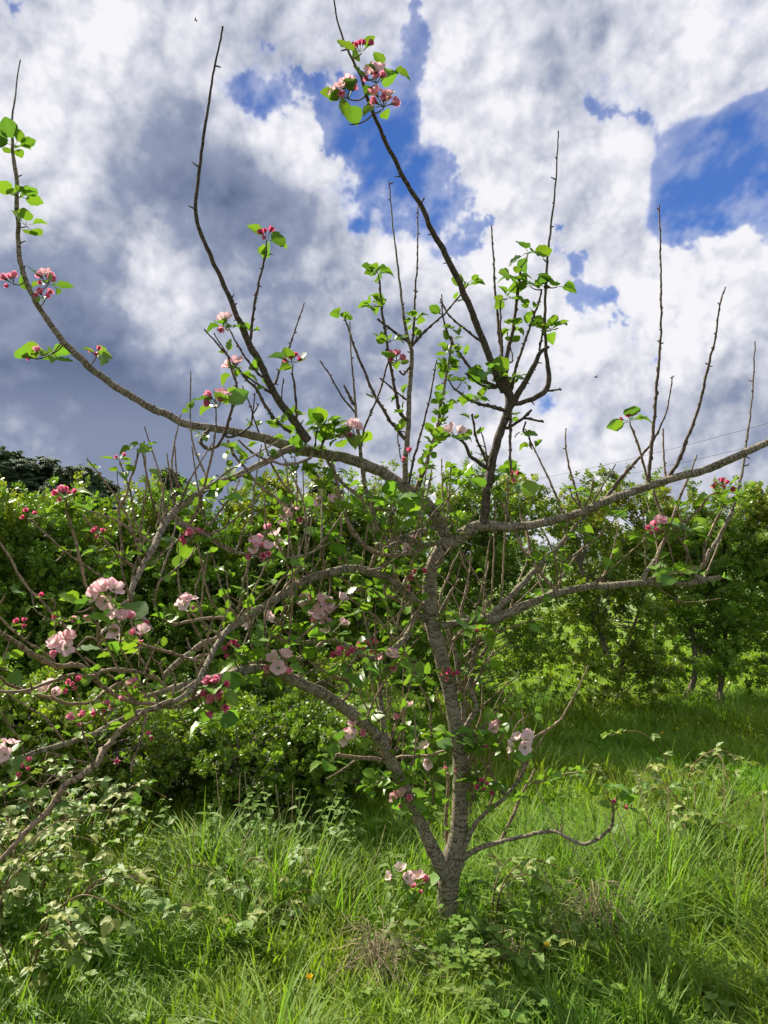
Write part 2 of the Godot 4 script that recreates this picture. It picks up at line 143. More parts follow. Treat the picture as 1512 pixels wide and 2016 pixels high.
	[0, 0, [392,1552,-3451,45,402,1571,-3476,41,411,1659,-3501,37], 0],
	[0, 0, [211,1383,-3423,71,248,1390,-3423,66,264,1459,-3448,59,295,1528,-3473,49,326,1600,-3498,42,360,1660,-3523,37], 0],
	[0, 0, [219,1338,-3425,53,247,1343,-3425,49,274,1411,-3465,45,321,1480,-3505,41,361,1527,-3545,37], 0],
	[0, 0, [368,822,-3500,120,369,912,-3503,120,363,1003,-3507,114,345,1103,-3510,109,339,1171,-3513,106,318,1227,-3517,98,297,1282,-3520,91], 0],
	[0, 0, [355,808,-3460,127,383,859,-3459,127,406,903,-3457,114,425,947,-3456,107,400,1019,-3454,103,400,1097,-3453,93,415,1186,-3451,79,432,1237,-3450,71], 0],
	[0, 0, [415,1127,-3452,80,463,1198,-3442,74,500,1273,-3432,68,518,1323,-3422,62], 0],
	[0, 0, [346,1134,-3511,72,401,1185,-3496,68,431,1219,-3481,63], 0],
	[0, 0, [318,1227,-3517,73,356,1269,-3532,69,384,1298,-3547,64], 0],
	[0, 0, [400,1018,-3454,62,384,1012,-3454,59,344,1047,-3404,55,311,1078,-3354,52], 0],
	[30, 0, [369,765,-3450,79,421,824,-3430,65,474,894,-3410,56,520,953,-3390,45,561,1008,-3370,33,588,1052,-3350,26], 0],
	[30, 4, [409,632,-3400,52,461,708,-3375,47,501,783,-3350,43,534,859,-3325,38,578,952,-3300,34], 0],
	[20, 0, [361,320,-3420,116,384,391,-3403,110,417,454,-3386,102,465,508,-3369,97,519,553,-3351,89,566,613,-3334,79,597,666,-3317,69,610,743,-3300,59], 0],
	[0, 0, [602,666,-3317,51,634,736,-3307,39,675,809,-3297,31,714,878,-3287,25], 0],
	[0, 0, [611,713,-3306,59,657,824,-3326,55,709,854,-3346,50,782,897,-3366,45,857,1005,-3386,37,929,1138,-3406,26], 0],
	[0, 0, [611,736,-3301,42,595,781,-3251,33], 0],
	[60, 4, [581,687,-3400,43,556,758,-3388,39,583,850,-3375,35,622,909,-3362,30,665,934,-3350,26], 0],
	[80, 0, [399,525,-3420,52,421,619,-3407,46,409,712,-3393,38,430,782,-3380,26], 0],
	[80, 0, [387,480,-3420,52,398,596,-3407,46,386,689,-3393,38,407,760,-3380,26], 0],
	[80, 0, [411,570,-3420,52,455,641,-3407,46,489,734,-3393,38,506,816,-3380,26], 0],
	[80, 0, [446,705,-3420,52,440,777,-3400,44,454,849,-3380,26], 0],
	[80, 0, [388,570,-3420,52,375,663,-3407,46,393,756,-3393,38,419,827,-3380,26], 0],
	[80, 0, [472,503,-3420,52,500,598,-3400,43,482,671,-3380,26], 0],
	[80, 0, [400,705,-3420,52,433,755,-3400,43,465,804,-3380,26], 0],
	[0, 0, [356,280,-3420,142,416,332,-3390,115,511,375,-3360,102,572,401,-3330,93,637,427,-3300,84,705,449,-3275,83,738,458,-3250,74,765,448,-3225,74,835,425,-3200,73,884,449,-3175,73,939,507,-3150,72,944,579,-3125,64,933,626,-3100,55], 0],
	[20, 0, [512,373,-3360,77,554,442,-3370,72,589,511,-3380,65,616,572,-3390,55,653,627,-3400,45,681,674,-3410,35], 0],
	[0, 0, [751,459,-3241,41,767,493,-3241,25], 0],
	[120, 0, [650,635,-3350,51,683,642,-3325,47,729,662,-3300,42,797,693,-3275,33,834,706,-3250,25], 0],
	[0, 0, [291,157,-3450,105,234,162,-3450,99,185,176,-3400,89,147,191,-3350,76], 0],
	[0, 0, [31,763,-3226,99,22,758,-3226,95,-47,777,-3193,90,-119,792,-3159,81,-198,810,-3126,72], 0],
	[0, 0, [-111,784,-3163,49,-159,751,-3147,43,-208,727,-3130,37,-236,717,-3113,32], 0],
	[0, 0, [49,749,-3300,67,75,766,-3275,63,138,773,-3250,58,200,785,-3225,54,256,809,-3200,49], 0],
	[20, 0, [53,671,-3300,130,68,676,-3275,136,22,741,-3250,143,13,826,-3225,139,2,887,-3200,130,-9,972,-3200,123,-17,1055,-3200,114,-13,1106,-3200,96,9,1149,-3200,74], 0],
	[30, 0, [13,819,-3227,50,52,908,-3210,44,30,996,-3194,38,-2,1053,-3177,33], 0],
	[20, 0, [83,723,-3350,51,88,807,-3350,45,84,971,-3350,39,86,1090,-3350,32,96,1250,-3350,26], 0],
	[40, 0, [237,978,-3437,80,201,989,-3412,72,174,1030,-3387,65,155,1070,-3362,56,134,1114,-3337,43], 0],
	[40, 0, [215,755,-3400,43,210,904,-3383,43,203,968,-3367,43,186,1000,-3350,39,158,1059,-3333,34,133,1128,-3317,30,99,1197,-3300,26], 0],
	[80, 0, [127,487,-3400,43,132,670,-3383,37,143,779,-3367,32,163,856,-3350,26], 0],
	[80, 0, [147,480,-3420,44,180,577,-3397,38,195,672,-3373,32,226,767,-3350,26], 0],
	[100, 0, [179,398,-3400,52,213,492,-3383,46,217,586,-3367,37,203,657,-3350,26], 0],
	[30, 0, [290,318,-3500,80,286,452,-3507,74,297,588,-3513,66,282,678,-3520,54], 0],
	[80, 5, [97,610,-3288,50,57,651,-3258,46,30,691,-3228,41,-13,689,-3198,37,-45,666,-3168,32], 0],
	[100, 4, [86,634,-3278,42,100,691,-3228,37,126,716,-3178,32], 0],
	[20, 0, [-184,1038,-3050,63,-154,1057,-3036,58,-137,1098,-3021,54,-153,1132,-3007,54,-185,1144,-2993,52,-226,1166,-2979,47,-274,1200,-2964,43,-296,1220,-2950,38], 0],
	[0, 0, [-169,1117,-3000,54,-200,1114,-2983,49,-241,1138,-2967,41,-278,1125,-2950,30], 0],
	[0, 0, [-179,1137,-3000,46,-125,1205,-2975,42,-102,1240,-2950,38], 0],
	[30, 0, [-199,1541,-3300,51,-132,1500,-3320,57,-80,1474,-3340,62,30,1451,-3360,68,78,1425,-3380,74,172,1368,-3400,79], 0],
	[60, 0, [-214,1480,-3200,42,-152,1450,-3225,46,-89,1407,-3250,51,-29,1359,-3275,51,31,1275,-3300,51], 0],
	[20, 0, [120,1606,-3300,34,102,1541,-3300,38,86,1453,-3300,41,77,1400,-3300,44,58,1335,-3300,48,54,1275,-3300,51], 0],
	[0, 0, [169,1419,-3350,43,125,1350,-3333,40,77,1284,-3317,37,43,1230,-3300,34], 0],
	[30, 0, [5,1431,-3300,51,2,1530,-3283,46,0,1649,-3267,40,-9,1711,-3250,34], 0],
	[0, 0, [-51,1563,-3241,93,-47,1573,-3241,89,-53,1589,-3225,84,-42,1630,-3208,79,-24,1648,-3191,75], 0],
	[50, 0, [-124,1478,-3250,42,-58,1488,-3262,47,9,1421,-3275,51,43,1343,-3287,55,76,1308,-3300,60], 0],
	[0, 0, [-642,1501,-2900,38,-622,1472,-2883,40,-603,1443,-2867,42,-556,1396,-2850,44], 0],
	[20, 0, [-405,1475,-2950,61,-396,1418,-2963,61,-427,1337,-2975,58,-459,1296,-2988,52,-481,1234,-3000,46], 0],
	[30, 0, [-396,1418,-2963,46,-373,1357,-2979,41,-383,1254,-2996,36,-396,1151,-3012,31], 0],
	[50, 0, [-362,1513,-3009,47,-356,1579,-3042,40,-382,1663,-3076,32,-402,1749,-3109,24], 0],
	[50, 0, [-312,1541,-3059,64,-331,1600,-3092,48,-356,1653,-3126,33,-356,1708,-3159,25], 0],
	[70, 0, [-246,1557,-3101,56,-254,1621,-3084,51,-244,1684,-3067,45,-222,1725,-3051,40], 0],
	[30, 0, [-181,1574,-3139,57,-191,1643,-3159,51,-184,1752,-3179,46,-196,1841,-3199,40,-213,1932,-3219,34], 0],
	[20, 0, [-230,1561,-3109,49,-223,1495,-3076,43,-241,1413,-3043,37,-254,1344,-3009,31], 0],
	[40, 0, [-545,1387,-2796,51,-582,1419,-2788,51,-618,1429,-2779,48,-645,1468,-2771,43,-663,1524,-2763,38,-676,1600,-2754,33,-690,1675,-2746,29], 0],
	[20, 0, [-582,1334,-2683,56,-616,1365,-2653,51,-636,1395,-2623,48,-656,1414,-2593,40,-671,1434,-2563,33], 0],
	[30, 0, [-637,1389,-2626,48,-649,1438,-2634,43,-670,1492,-2641,38,-663,1545,-2649,33,-648,1600,-2656,28], 0],
	[0, 0, [-600,1283,-2598,54,-625,1285,-2583,50,-647,1278,-2568,46], 0],
	[30, 0, [-590,1320,-2661,41,-591,1363,-2678,37,-571,1416,-2695,33,-557,1452,-2711,28], 0],
	[0, 0, [-611,1228,-2495,64,-641,1197,-2465,57,-666,1185,-2435,50], 0],
	[20, 0, [-731,1153,-2300,53,-727,1122,-2290,46,-732,1093,-2280,40,-740,1051,-2270,36,-751,1008,-2260,32,-753,981,-2250,29], 0],
	[15, 0, [-821,1031,-2161,33,-828,1034,-2161,31,-847,1081,-2146,29,-852,1127,-2131,26,-856,1186,-2116,24,-854,1231,-2101,22], 0],
	[0, 0, [-822,1031,-2161,33,-852,1039,-2144,29,-896,1057,-2127,25,-939,1072,-2111,22], 0],
	[0, 0, [-839,1022,-2127,27,-875,1019,-2115,24,-912,1001,-2102,21,-941,991,-2090,19,-971,1015,-2077,16], 0],
	[0, 0, [-854,1005,-2093,32,-897,1021,-2068,26,-921,1033,-2043,21], 0],
	[0, 0, [-840,1104,-2288,35,-856,1158,-2258,29,-868,1194,-2228,23], 0],
	[30, 0, [-916,1088,-2165,33,-938,1122,-2153,30,-970,1167,-2141,26,-1016,1198,-2129,23,-1054,1228,-2117,20,-1078,1256,-2105,16], 0],
	[30, 0, [-989,1069,-2082,27,-997,1114,-2066,23,-1018,1158,-2049,19,-1038,1202,-2032,16], 0],
	[40, 0, [-791,1256,-2100,32,-799,1290,-2083,29,-829,1334,-2067,25,-859,1377,-2050,21], 0],
	[40, 0, [-755,1234,-2100,32,-730,1275,-2088,30,-713,1319,-2075,27,-692,1348,-2062,24,-663,1370,-2050,21], 0],
	[0, 0, [-750,1144,-2432,31,-763,1175,-2419,29,-783,1190,-2405,27,-800,1196,-2392,25], 0],
	[50, 0, [-716,1219,-2450,38,-728,1270,-2433,33,-748,1297,-2417,29,-761,1347,-2400,25], 0],
	[0, 0, [-730,1389,-2350,49,-734,1405,-2288,44,-737,1415,-2225,40,-738,1401,-2162,36,-737,1383,-2100,33], 0],
	[0, 0, [-763,1393,-2000,41,-787,1403,-2000,34,-811,1389,-2000,29,-826,1363,-2000,26], 0],
	[0, 0, [-752,1367,-2000,41,-757,1387,-1983,38,-724,1406,-1967,32,-695,1399,-1950,25], 0],
	[0, 0, [-813,1483,-2386,50,-814,1474,-2311,42,-810,1463,-2236,35], 0],
	[0, 0, [-789,1453,-2350,49,-791,1428,-2250,47,-792,1421,-2150,46,-779,1405,-2050,48], 0],
	[0, 0, [-952,1457,-2138,17,-942,1483,-2138,17,-953,1498,-2138,17], 0],
	[80, 0, [-1011,1523,-2126,22,-993,1470,-2116,20,-956,1449,-2106,18,-922,1436,-2096,16], 0],
	[80, 0, [-1001,1393,-2000,26,-1005,1358,-1983,24,-1009,1333,-1967,22,-1019,1310,-1950,20], 0],
	[50, 0, [-1013,1064,-2064,26,-1037,1101,-2064,24,-1059,1142,-2064,21], 0],
]
const CLUSTERS := [
	[-1551,2768,-3027,-1533,2809,-3087,0,3,1,2,38,6,100],
	[-1413,2772,-3038,-1512,2759,-3098,1,3,2,5,40,5,100],
	[-1430,2706,-3048,-1488,2708,-3108,0,2,2,2,36,8,100],
	[-1477,2466,-3091,-1397,2566,-3151,0,2,1,3,40,6,100],
	[-1454,2496,-3135,-1391,2557,-3155,0,0,0,4,42,4,100],
	[-1239,2491,-3133,-1300,2469,-3193,0,0,3,4,34,8,100],
	[-86,3555,-2709,-126,3579,-2769,0,0,5,3,40,8,100],
	[-140,3402,-2755,-71,3456,-2815,4,3,0,4,44,3,110],
	[-31,3454,-2742,-79,3483,-2802,2,2,1,4,50,3,100],
	[-2,3386,-2786,-45,3404,-2846,2,4,0,4,40,6,110],
	[-137,3343,-2828,-43,3401,-2848,0,0,0,1,50,4,100],
	[8,3527,-2772,-84,3501,-2792,0,0,0,3,52,4,100],
	[-498,2971,-3050,-509,2931,-3110,0,0,5,4,50,9,100],
	[-673,2603,-3107,-678,2626,-3167,2,1,0,5,38,3,100],
	[-625,2408,-3097,-626,2432,-3157,2,1,0,5,38,4,100],
	[-581,2159,-2576,-607,2172,-2636,1,2,2,5,48,6,100],
	[-393,2462,-3141,-404,2435,-3201,0,0,6,5,44,9,100],
	[-136,2183,-3336,-119,2196,-3396,5,2,0,4,42,2,100],
	[55,2502,-3265,26,2513,-3325,0,4,2,3,36,5,100],
	[313,2153,-3199,325,2159,-3259,3,0,0,5,46,2,100],
	[1036,2198,-3083,1062,2187,-3143,0,0,3,5,40,9,100],
	[1441,1911,-3123,1447,1911,-3183,0,0,5,6,40,9,100],
	[1179,1736,-3166,1235,1720,-3226,1,3,4,5,40,6,100],
	[578,1967,-3230,573,1974,-3290,0,0,3,2,40,9,100],
	[120,2070,-3328,136,2075,-3388,0,0,2,2,28,9,100],
	[-772,1756,-1790,-797,1732,-1850,0,1,6,5,52,8,100],
	[-1053,1732,-2190,-1081,1736,-2250,0,0,3,2,34,9,100],
	[-897,1688,-2335,-919,1691,-2395,0,0,4,3,46,9,100],
	[-687,1676,-2642,-705,1694,-2702,0,1,4,3,42,8,100],
	[-451,1624,-2708,-461,1624,-2768,3,2,3,3,40,4,100],
	[-396,1786,-3237,-391,1793,-3297,4,1,0,2,40,3,100],
	[-493,1709,-3190,-527,1712,-3250,0,2,0,2,30,4,100],
	[-411,1682,-3026,-388,1690,-3086,2,0,0,2,30,1,100],
	[-256,1842,-3202,-272,1848,-3262,2,1,0,3,40,2,100],
	[-701,1510,-1890,-846,1513,-2350,6,1,0,4,58,2,125],
	[-654,1438,-1860,-792,1427,-2228,3,1,0,5,58,2,120],
	[-617,1405,-1890,-802,1332,-2453,1,2,0,2,50,4,100],
	[-813,1380,-1910,-858,1376,-2051,5,1,0,3,50,3,110],
	[-855,1429,-2089,-900,1401,-2149,0,2,0,2,34,3,100],
	[-893,1447,-2083,-932,1431,-2143,0,0,1,3,34,8,100],
	[-928,1503,-2078,-953,1498,-2138,0,0,1,1,30,8,100],
	[-963,1427,-1989,-1003,1407,-2049,0,0,3,2,32,9,100],
	[-716,1392,-2267,-731,1395,-2327,0,1,2,3,40,7,100],
	[-656,1455,-2503,-671,1434,-2563,5,1,0,3,44,1,100],
	[-277,1427,-2983,-241,1413,-3043,2,1,0,3,46,3,100],
	[-206,1427,-2990,-237,1430,-3050,2,0,0,3,46,2,100],
	[-234,1374,-2963,-249,1372,-3023,4,2,0,3,48,3,100],
	[-209,1320,-3046,-215,1278,-3106,2,0,0,2,48,4,100],
	[-491,1367,-2906,-504,1357,-2966,3,0,0,1,36,1,100],
	[-161,1228,-2918,-133,1195,-2978,0,1,6,3,46,9,100],
	[-68,1239,-3133,-76,1208,-3193,0,0,6,3,46,9,100],
	[-539,1282,-2679,-533,1221,-2739,0,0,5,4,44,9,100],
	[-388,1205,-2779,-401,1186,-2839,3,2,0,3,44,3,100],
	[-580,1162,-2589,-611,1171,-2649,0,3,3,4,42,6,100],
	[-562,1106,-2567,-630,1152,-2627,0,3,2,3,42,7,100],
	[-837,1261,-2041,-854,1231,-2101,0,0,6,2,40,8,100],
	[-922,1233,-2087,-950,1217,-2147,3,0,0,3,40,3,100],
	[-783,1212,-2332,-800,1196,-2392,1,2,1,3,40,5,100],
	[-820,1169,-2202,-854,1151,-2262,0,2,4,4,42,7,100],
	[-797,1172,-2251,-806,1187,-2311,0,2,0,2,36,5,100],
	[-837,1165,-2064,-854,1153,-2124,0,3,2,3,42,6,100],
	[-993,1095,-2004,-1023,1079,-2064,3,1,0,4,46,3,100],
	[-948,1049,-2017,-971,1015,-2077,0,0,4,3,40,7,100],
	[-757,1044,-2140,-816,1056,-2200,0,1,0,2,34,3,100],
	[-688,1076,-2214,-737,1069,-2274,0,0,2,2,34,8,100],
	[-116,892,-3076,-76,925,-3136,3,2,0,4,46,2,100],
	[26,1174,-3140,9,1149,-3200,2,1,0,4,42,4,100],
	[300,1082,-3375,288,1068,-3435,0,0,6,3,44,9,100],
	[102,935,-3290,85,922,-3350,1,1,0,3,34,5,100],
	[85,580,-3246,112,573,-3306,2,2,2,5,44,5,100],
	[443,594,-3356,425,593,-3416,0,0,5,4,36,8,100],
	[608,807,-3260,641,785,-3320,5,0,0,4,40,1,100],
	[488,862,-3320,506,816,-3380,1,1,0,4,36,3,100],
	[450,804,-3325,456,791,-3385,0,0,1,2,34,8,100],
	[942,625,-3052,938,603,-3112,0,0,2,6,38,8,100],
	[74,250,-3290,147,191,-3350,3,0,0,4,42,0,100],
	[154,209,-3302,156,187,-3362,1,2,2,3,46,6,100],
	[151,1497,-3357,208,1496,-3417,1,1,0,3,36,5,100],
	[154,1531,-3356,210,1519,-3416,0,0,3,3,34,9,100],
	[149,1676,-3289,154,1695,-3349,2,0,0,3,40,1,100],
	[457,1290,-3373,498,1269,-3433,0,0,3,5,42,9,100],
	[-806,1912,-2240,-824,1914,-2300,0,0,2,4,40,8,100],
	[302,652,-3457,290,632,-3517,0,0,2,2,30,5,100],
	[204,754,-3298,215,736,-3358,2,0,0,3,36,1,100],
	[-1542,3337,-2970,-1558,3348,-2990,0,0,0,7,40,4,100],
	[-1534,3134,-3002,-1549,3144,-3022,0,0,0,6,34,4,100],
	[-1506,3019,-3024,-1551,3027,-3044,0,0,0,4,36,4,100],
	[-25,2890,-3222,-21,2870,-3242,0,0,0,6,44,4,100],
	[-48,2756,-3251,-11,2767,-3271,0,0,0,6,36,4,100],
	[-192,2792,-3462,-188,2774,-3482,0,0,0,3,26,4,100],
	[32,2604,-3286,12,2608,-3306,0,0,0,5,36,4,100],
	[139,2720,-3352,140,2727,-3372,0,0,0,6,30,4,100],
	[384,2878,-3288,377,2865,-3308,0,0,0,5,32,4,100],
	[328,2661,-3318,351,2695,-3338,0,0,0,3,30,4,100],
	[308,2578,-3340,307,2584,-3360,0,0,0,4,28,4,100],
	[290,2504,-3348,296,2507,-3368,0,0,0,4,26,4,100],
	[278,2342,-3363,265,2350,-3383,0,0,0,6,28,4,100],
	[417,2343,-3348,419,2346,-3368,0,0,0,6,32,4,100],
	[661,3021,-3298,631,2964,-3318,0,0,0,5,46,4,100],
	[597,2914,-3312,626,2919,-3332,0,0,0,4,34,4,100],
	[570,2817,-3327,541,2825,-3347,0,0,0,4,34,4,100],
	[676,2872,-3327,730,2868,-3347,0,0,0,5,46,4,100],
	[797,2871,-3324,751,2881,-3344,0,0,0,4,42,4,100],
	[680,2769,-3341,703,2770,-3361,0,0,0,3,28,4,100],
	[596,2688,-3348,601,2694,-3368,0,0,0,4,34,4,100],
	[767,2670,-3329,745,2676,-3349,0,0,0,6,46,4,100],
	[480,2471,-3338,511,2487,-3358,0,0,0,5,46,4,100],
	[597,2456,-3372,604,2460,-3392,0,0,0,5,36,4,100],
	[353,2429,-3332,329,2399,-3352,0,0,0,3,42,4,100],
	[-268,2218,-3334,-246,2205,-3354,0,0,0,12,44,4,100],
	[-194,2171,-3332,-244,2208,-3352,0,0,0,8,44,4,100],
	[-343,2143,-3388,-347,2122,-3408,0,0,0,4,40,4,100],
	[-463,2203,-3206,-458,2215,-3226,0,0,0,4,36,4,100],
	[-435,2178,-3373,-444,2141,-3393,0,0,0,3,38,4,100],
	[-697,1877,-2838,-703,1881,-2858,0,0,0,4,62,4,100],
	[-629,1840,-2799,-610,1823,-2819,0,0,0,4,50,4,100],
	[-801,1970,-2380,-804,1968,-2400,0,0,0,6,40,4,100],
	[-817,1884,-2291,-818,1888,-2311,0,0,0,4,44,4,100],
	[-26,1893,-3412,-64,1885,-3432,0,0,0,8,46,4,100],
	[43,1880,-3266,54,1848,-3286,0,0,0,9,46,4,100],
	[151,1882,-3430,171,1905,-3450,0,0,0,6,46,4,100],
	[222,1859,-3430,217,1855,-3450,0,0,0,5,48,4,100],
	[292,1736,-3430,287,1733,-3450,0,0,0,2,66,4,100],
	[260,1797,-3430,255,1795,-3450,0,0,0,3,58,4,100],
	[-308,2007,-3280,-296,1993,-3300,0,0,0,5,36,4,100],
	[361,2011,-3512,295,1997,-3532,0,0,0,8,40,4,100],
	[545,2015,-3443,531,2005,-3463,0,0,0,5,50,4,100],
	[601,1922,-3391,572,1925,-3411,0,0,0,2,60,4,100],
	[477,1928,-3356,474,1930,-3376,0,0,0,4,42,4,100],
	[-242,1700,-3042,-237,1697,-3062,0,0,0,6,40,4,100],
	[-82,1446,-3321,-76,1474,-3341,0,0,0,7,40,4,100],
	[-35,1489,-3245,-47,1477,-3265,0,0,0,6,38,4,100],
	[77,1820,-3272,48,1838,-3292,0,0,0,4,38,4,100],
	[-123,1380,-3225,-100,1415,-3245,0,0,0,5,36,4,100],
	[-518,1300,-2758,-501,1227,-2778,0,0,0,3,52,4,100],
	[-398,1257,-2843,-400,1235,-2863,0,0,0,2,60,4,100],
	[-292,1270,-2945,-283,1254,-2965,0,0,0,3,58,4,100],
	[-330,1322,-3033,-322,1281,-3053,0,0,0,4,52,4,100],
	[-849,1307,-2399,-865,1331,-2419,0,0,0,4,66,4,100],
	[-823,1329,-2416,-829,1338,-2436,0,0,0,3,60,4,100],
	[-102,1175,-2958,-132,1196,-2978,0,0,0,4,50,4,100],
	[-24,1199,-3199,-25,1198,-3219,0,0,0,3,44,4,100],
	[-370,1596,-2759,-376,1621,-2779,0,0,0,4,34,4,100],
	[-163,1621,-3132,-187,1618,-3152,0,0,0,6,36,4,100],
	[-211,1704,-3036,-229,1713,-3056,0,0,0,6,36,4,100],
	[-634,2070,-3094,-640,2072,-3114,0,0,0,4,26,4,100],
	[-133,1956,-3449,-144,1943,-3469,0,0,0,5,30,4,100],
	[870,1916,-3285,865,1915,-3305,0,0,0,5,28,4,100],
	[768,1645,-3305,762,1655,-3325,0,0,0,5,40,4,100],
	[690,1600,-3315,699,1590,-3335,0,0,0,4,32,4,100],
	[846,1758,-3291,850,1759,-3311,0,0,0,4,36,4,100],
	[1217,1557,-3098,1225,1556,-3118,0,0,0,6,40,4,100],
	[1280,1726,-3085,1245,1702,-3105,0,0,0,6,44,4,100],
	[1426,1832,-3072,1424,1840,-3092,0,0,0,5,38,4,100],
	[1410,1873,-3177,1404,1886,-3197,0,0,0,4,36,4,100],
	[1003,1798,-3210,975,1764,-3230,0,0,0,4,40,4,100],
	[684,1443,-3294,689,1438,-3314,0,0,0,5,34,4,100],
	[398,1330,-3358,398,1343,-3378,0,0,0,7,42,4,100],
	[441,1274,-3430,432,1237,-3450,0,0,0,5,40,4,100],
	[475,1112,-3430,427,1145,-3450,0,0,0,7,36,4,100],
	[555,953,-3364,533,970,-3384,0,0,0,6,34,4,100],
	[510,911,-3297,548,889,-3317,0,0,0,4,32,4,100],
	[416,787,-3361,429,778,-3381,0,0,0,5,32,4,100],
	[298,813,-3422,334,814,-3442,0,0,0,5,46,4,100],
	[344,772,-3423,342,766,-3443,0,0,0,3,46,4,100],
	[-13,705,-3180,-10,689,-3200,0,0,0,8,36,4,100],
	[41,658,-3231,51,660,-3251,0,0,0,5,34,4,100],
	[-44,676,-3150,-43,668,-3170,0,0,0,5,34,4,100],
	[167,1092,-3337,150,1080,-3357,0,0,0,6,40,4,100],
	[99,1060,-3330,86,1057,-3350,0,0,0,5,36,4,100],
	[-75,962,-3104,-91,942,-3124,0,0,0,5,34,4,100],
	[-221,787,-3106,-198,810,-3126,0,0,0,6,42,4,100],
	[-45,967,-3180,-8,968,-3200,0,0,0,4,34,4,100],
	[385,634,-3392,380,627,-3412,0,0,0,5,30,4,100],
	[464,521,-3398,475,512,-3418,0,0,0,4,34,4,100],
	[544,582,-3324,541,581,-3344,0,0,0,4,34,4,100],
	[792,694,-3255,795,692,-3275,0,0,0,5,34,4,100],
	[907,672,-3080,933,626,-3100,0,0,0,5,34,4,100],
	[142,514,-3318,140,506,-3338,0,0,0,6,36,4,100],
	[211,592,-3347,217,586,-3367,0,0,0,6,34,4,100],
	[200,522,-3359,214,515,-3379,0,0,0,6,34,4,100],
	[-530,1249,-2727,-527,1223,-2747,0,0,0,3,36,4,100],
	[-753,1484,-2417,-749,1483,-2437,0,0,0,3,50,4,100],
	[-767,1495,-1918,-764,1497,-1938,0,0,0,4,50,4,100],
	[-795,1475,-1924,-763,1487,-1944,0,0,0,5,36,4,100],
	[-954,1444,-2086,-958,1450,-2106,0,0,0,6,36,4,100],
	[-963,1413,-2033,-988,1393,-2053,0,0,0,5,34,4,100],
	[-927,1402,-2076,-922,1436,-2096,0,0,0,5,34,4,100],
	[-1023,1518,-2008,-1070,1472,-2028,0,0,0,2,52,4,100],
	[-997,1348,-1955,-1007,1346,-1975,0,0,0,5,40,4,100],
	[-1004,1294,-2053,-1024,1263,-2073,0,0,0,5,38,4,100],
	[-943,1282,-2000,-947,1266,-2020,0,0,0,4,36,4,100],
	[-978,1323,-1947,-1009,1333,-1967,0,0,0,4,38,4,100],
	[-963,1096,-2084,-967,1076,-2104,0,0,0,5,44,4,100],
	[-940,1089,-2111,-947,1079,-2131,0,0,0,3,46,4,100],
	[-818,1160,-2104,-854,1152,-2124,0,0,0,4,44,4,100],
	[-843,1100,-2249,-853,1099,-2269,0,0,0,4,40,4,100],
	[-1009,1608,-2280,-994,1641,-2300,0,0,0,5,32,4,100],
	[-919,1641,-2388,-900,1666,-2408,0,0,0,5,34,4,100],
	[-892,1600,-2406,-875,1634,-2426,0,0,0,5,34,4,100],
	[-966,1639,-2286,-981,1630,-2306,0,0,0,4,34,4,100],
	[-832,1633,-2422,-860,1631,-2442,0,0,0,3,34,4,100],
	[-816,1689,-2605,-819,1698,-2625,0,0,0,3,32,4,100],
	[-715,1407,-2465,-719,1411,-2485,0,0,0,4,40,4,100],
	[-687,1431,-2483,-687,1401,-2503,0,0,0,4,40,4,100],
	[-696,1321,-2490,-708,1297,-2510,0,0,0,4,40,4,100],
	[-714,1289,-2411,-732,1275,-2431,0,0,0,3,36,4,100],
	[-530,1500,-2916,-558,1503,-2936,0,0,0,4,30,4,100],
	[-452,1520,-2923,-417,1466,-2943,0,0,0,5,34,4,100],
	[-321,1497,-3013,-336,1524,-3033,0,0,0,5,32,4,100],
	[-353,1440,-2940,-398,1431,-2960,0,0,0,5,34,4,100],
	[-327,1227,-2899,-332,1235,-2919,0,0,0,5,36,4,100],
	[-193,1158,-2969,-197,1151,-2989,0,0,0,5,36,4,100],
	[-134,1114,-2998,-141,1107,-3018,0,0,0,4,34,4,100],
	[-436,1318,-2968,-441,1313,-2988,0,0,0,4,34,4,100],
	[-484,1270,-2780,-479,1231,-2800,0,0,0,4,34,4,100],
	[-506,1179,-2706,-520,1208,-2726,0,0,0,4,34,4,100],
	[-444,1187,-2776,-446,1201,-2796,0,0,0,3,34,4,100],
	[-619,1097,-2574,-651,1141,-2594,0,0,0,5,40,4,100],
	[-587,1059,-2588,-642,1145,-2608,0,0,0,4,44,4,100],
	[-669,1094,-2501,-692,1124,-2521,0,0,0,3,40,4,100],
	[-888,1096,-2173,-895,1088,-2193,0,0,0,4,38,4,100],
	[-912,1050,-2099,-917,1065,-2119,0,0,0,4,40,4,100],
	[-1009,994,-2057,-971,1015,-2077,0,0,0,6,40,4,100],
	[-936,969,-2008,-911,930,-2028,0,0,0,6,40,4,100],
	[-823,949,-2029,-882,973,-2049,0,0,0,4,40,4,100],
	[1165,1600,-3184,1167,1604,-3204,0,0,0,3,32,4,100],
	[1399,1537,-3080,1404,1545,-3100,0,0,0,3,28,4,100],
	[266,1367,-3420,258,1369,-3440,0,0,0,4,34,4,100],
	[101,1416,-3365,100,1412,-3385,0,0,0,5,34,4,100],
	[54,1555,-3284,33,1520,-3304,0,0,0,5,34,4,100],
	[9,1600,-3254,1,1599,-3274,0,0,0,5,34,4,100],
	[172,1576,-3393,220,1567,-3413,0,0,0,4,32,4,100],
	[-121,1556,-3168,-119,1577,-3188,0,0,0,4,30,4,100],
	[-461,1823,-3249,-466,1824,-3269,0,0,0,4,36,4,100],
	[-326,1800,-3243,-332,1802,-3263,0,0,0,5,36,4,100],
	[-146,1820,-3205,-168,1812,-3225,0,0,0,5,34,4,100],
	[191,851,-3370,212,848,-3390,0,0,0,4,30,4,100],
	[144,837,-3336,156,829,-3356,0,0,0,4,30,4,100],
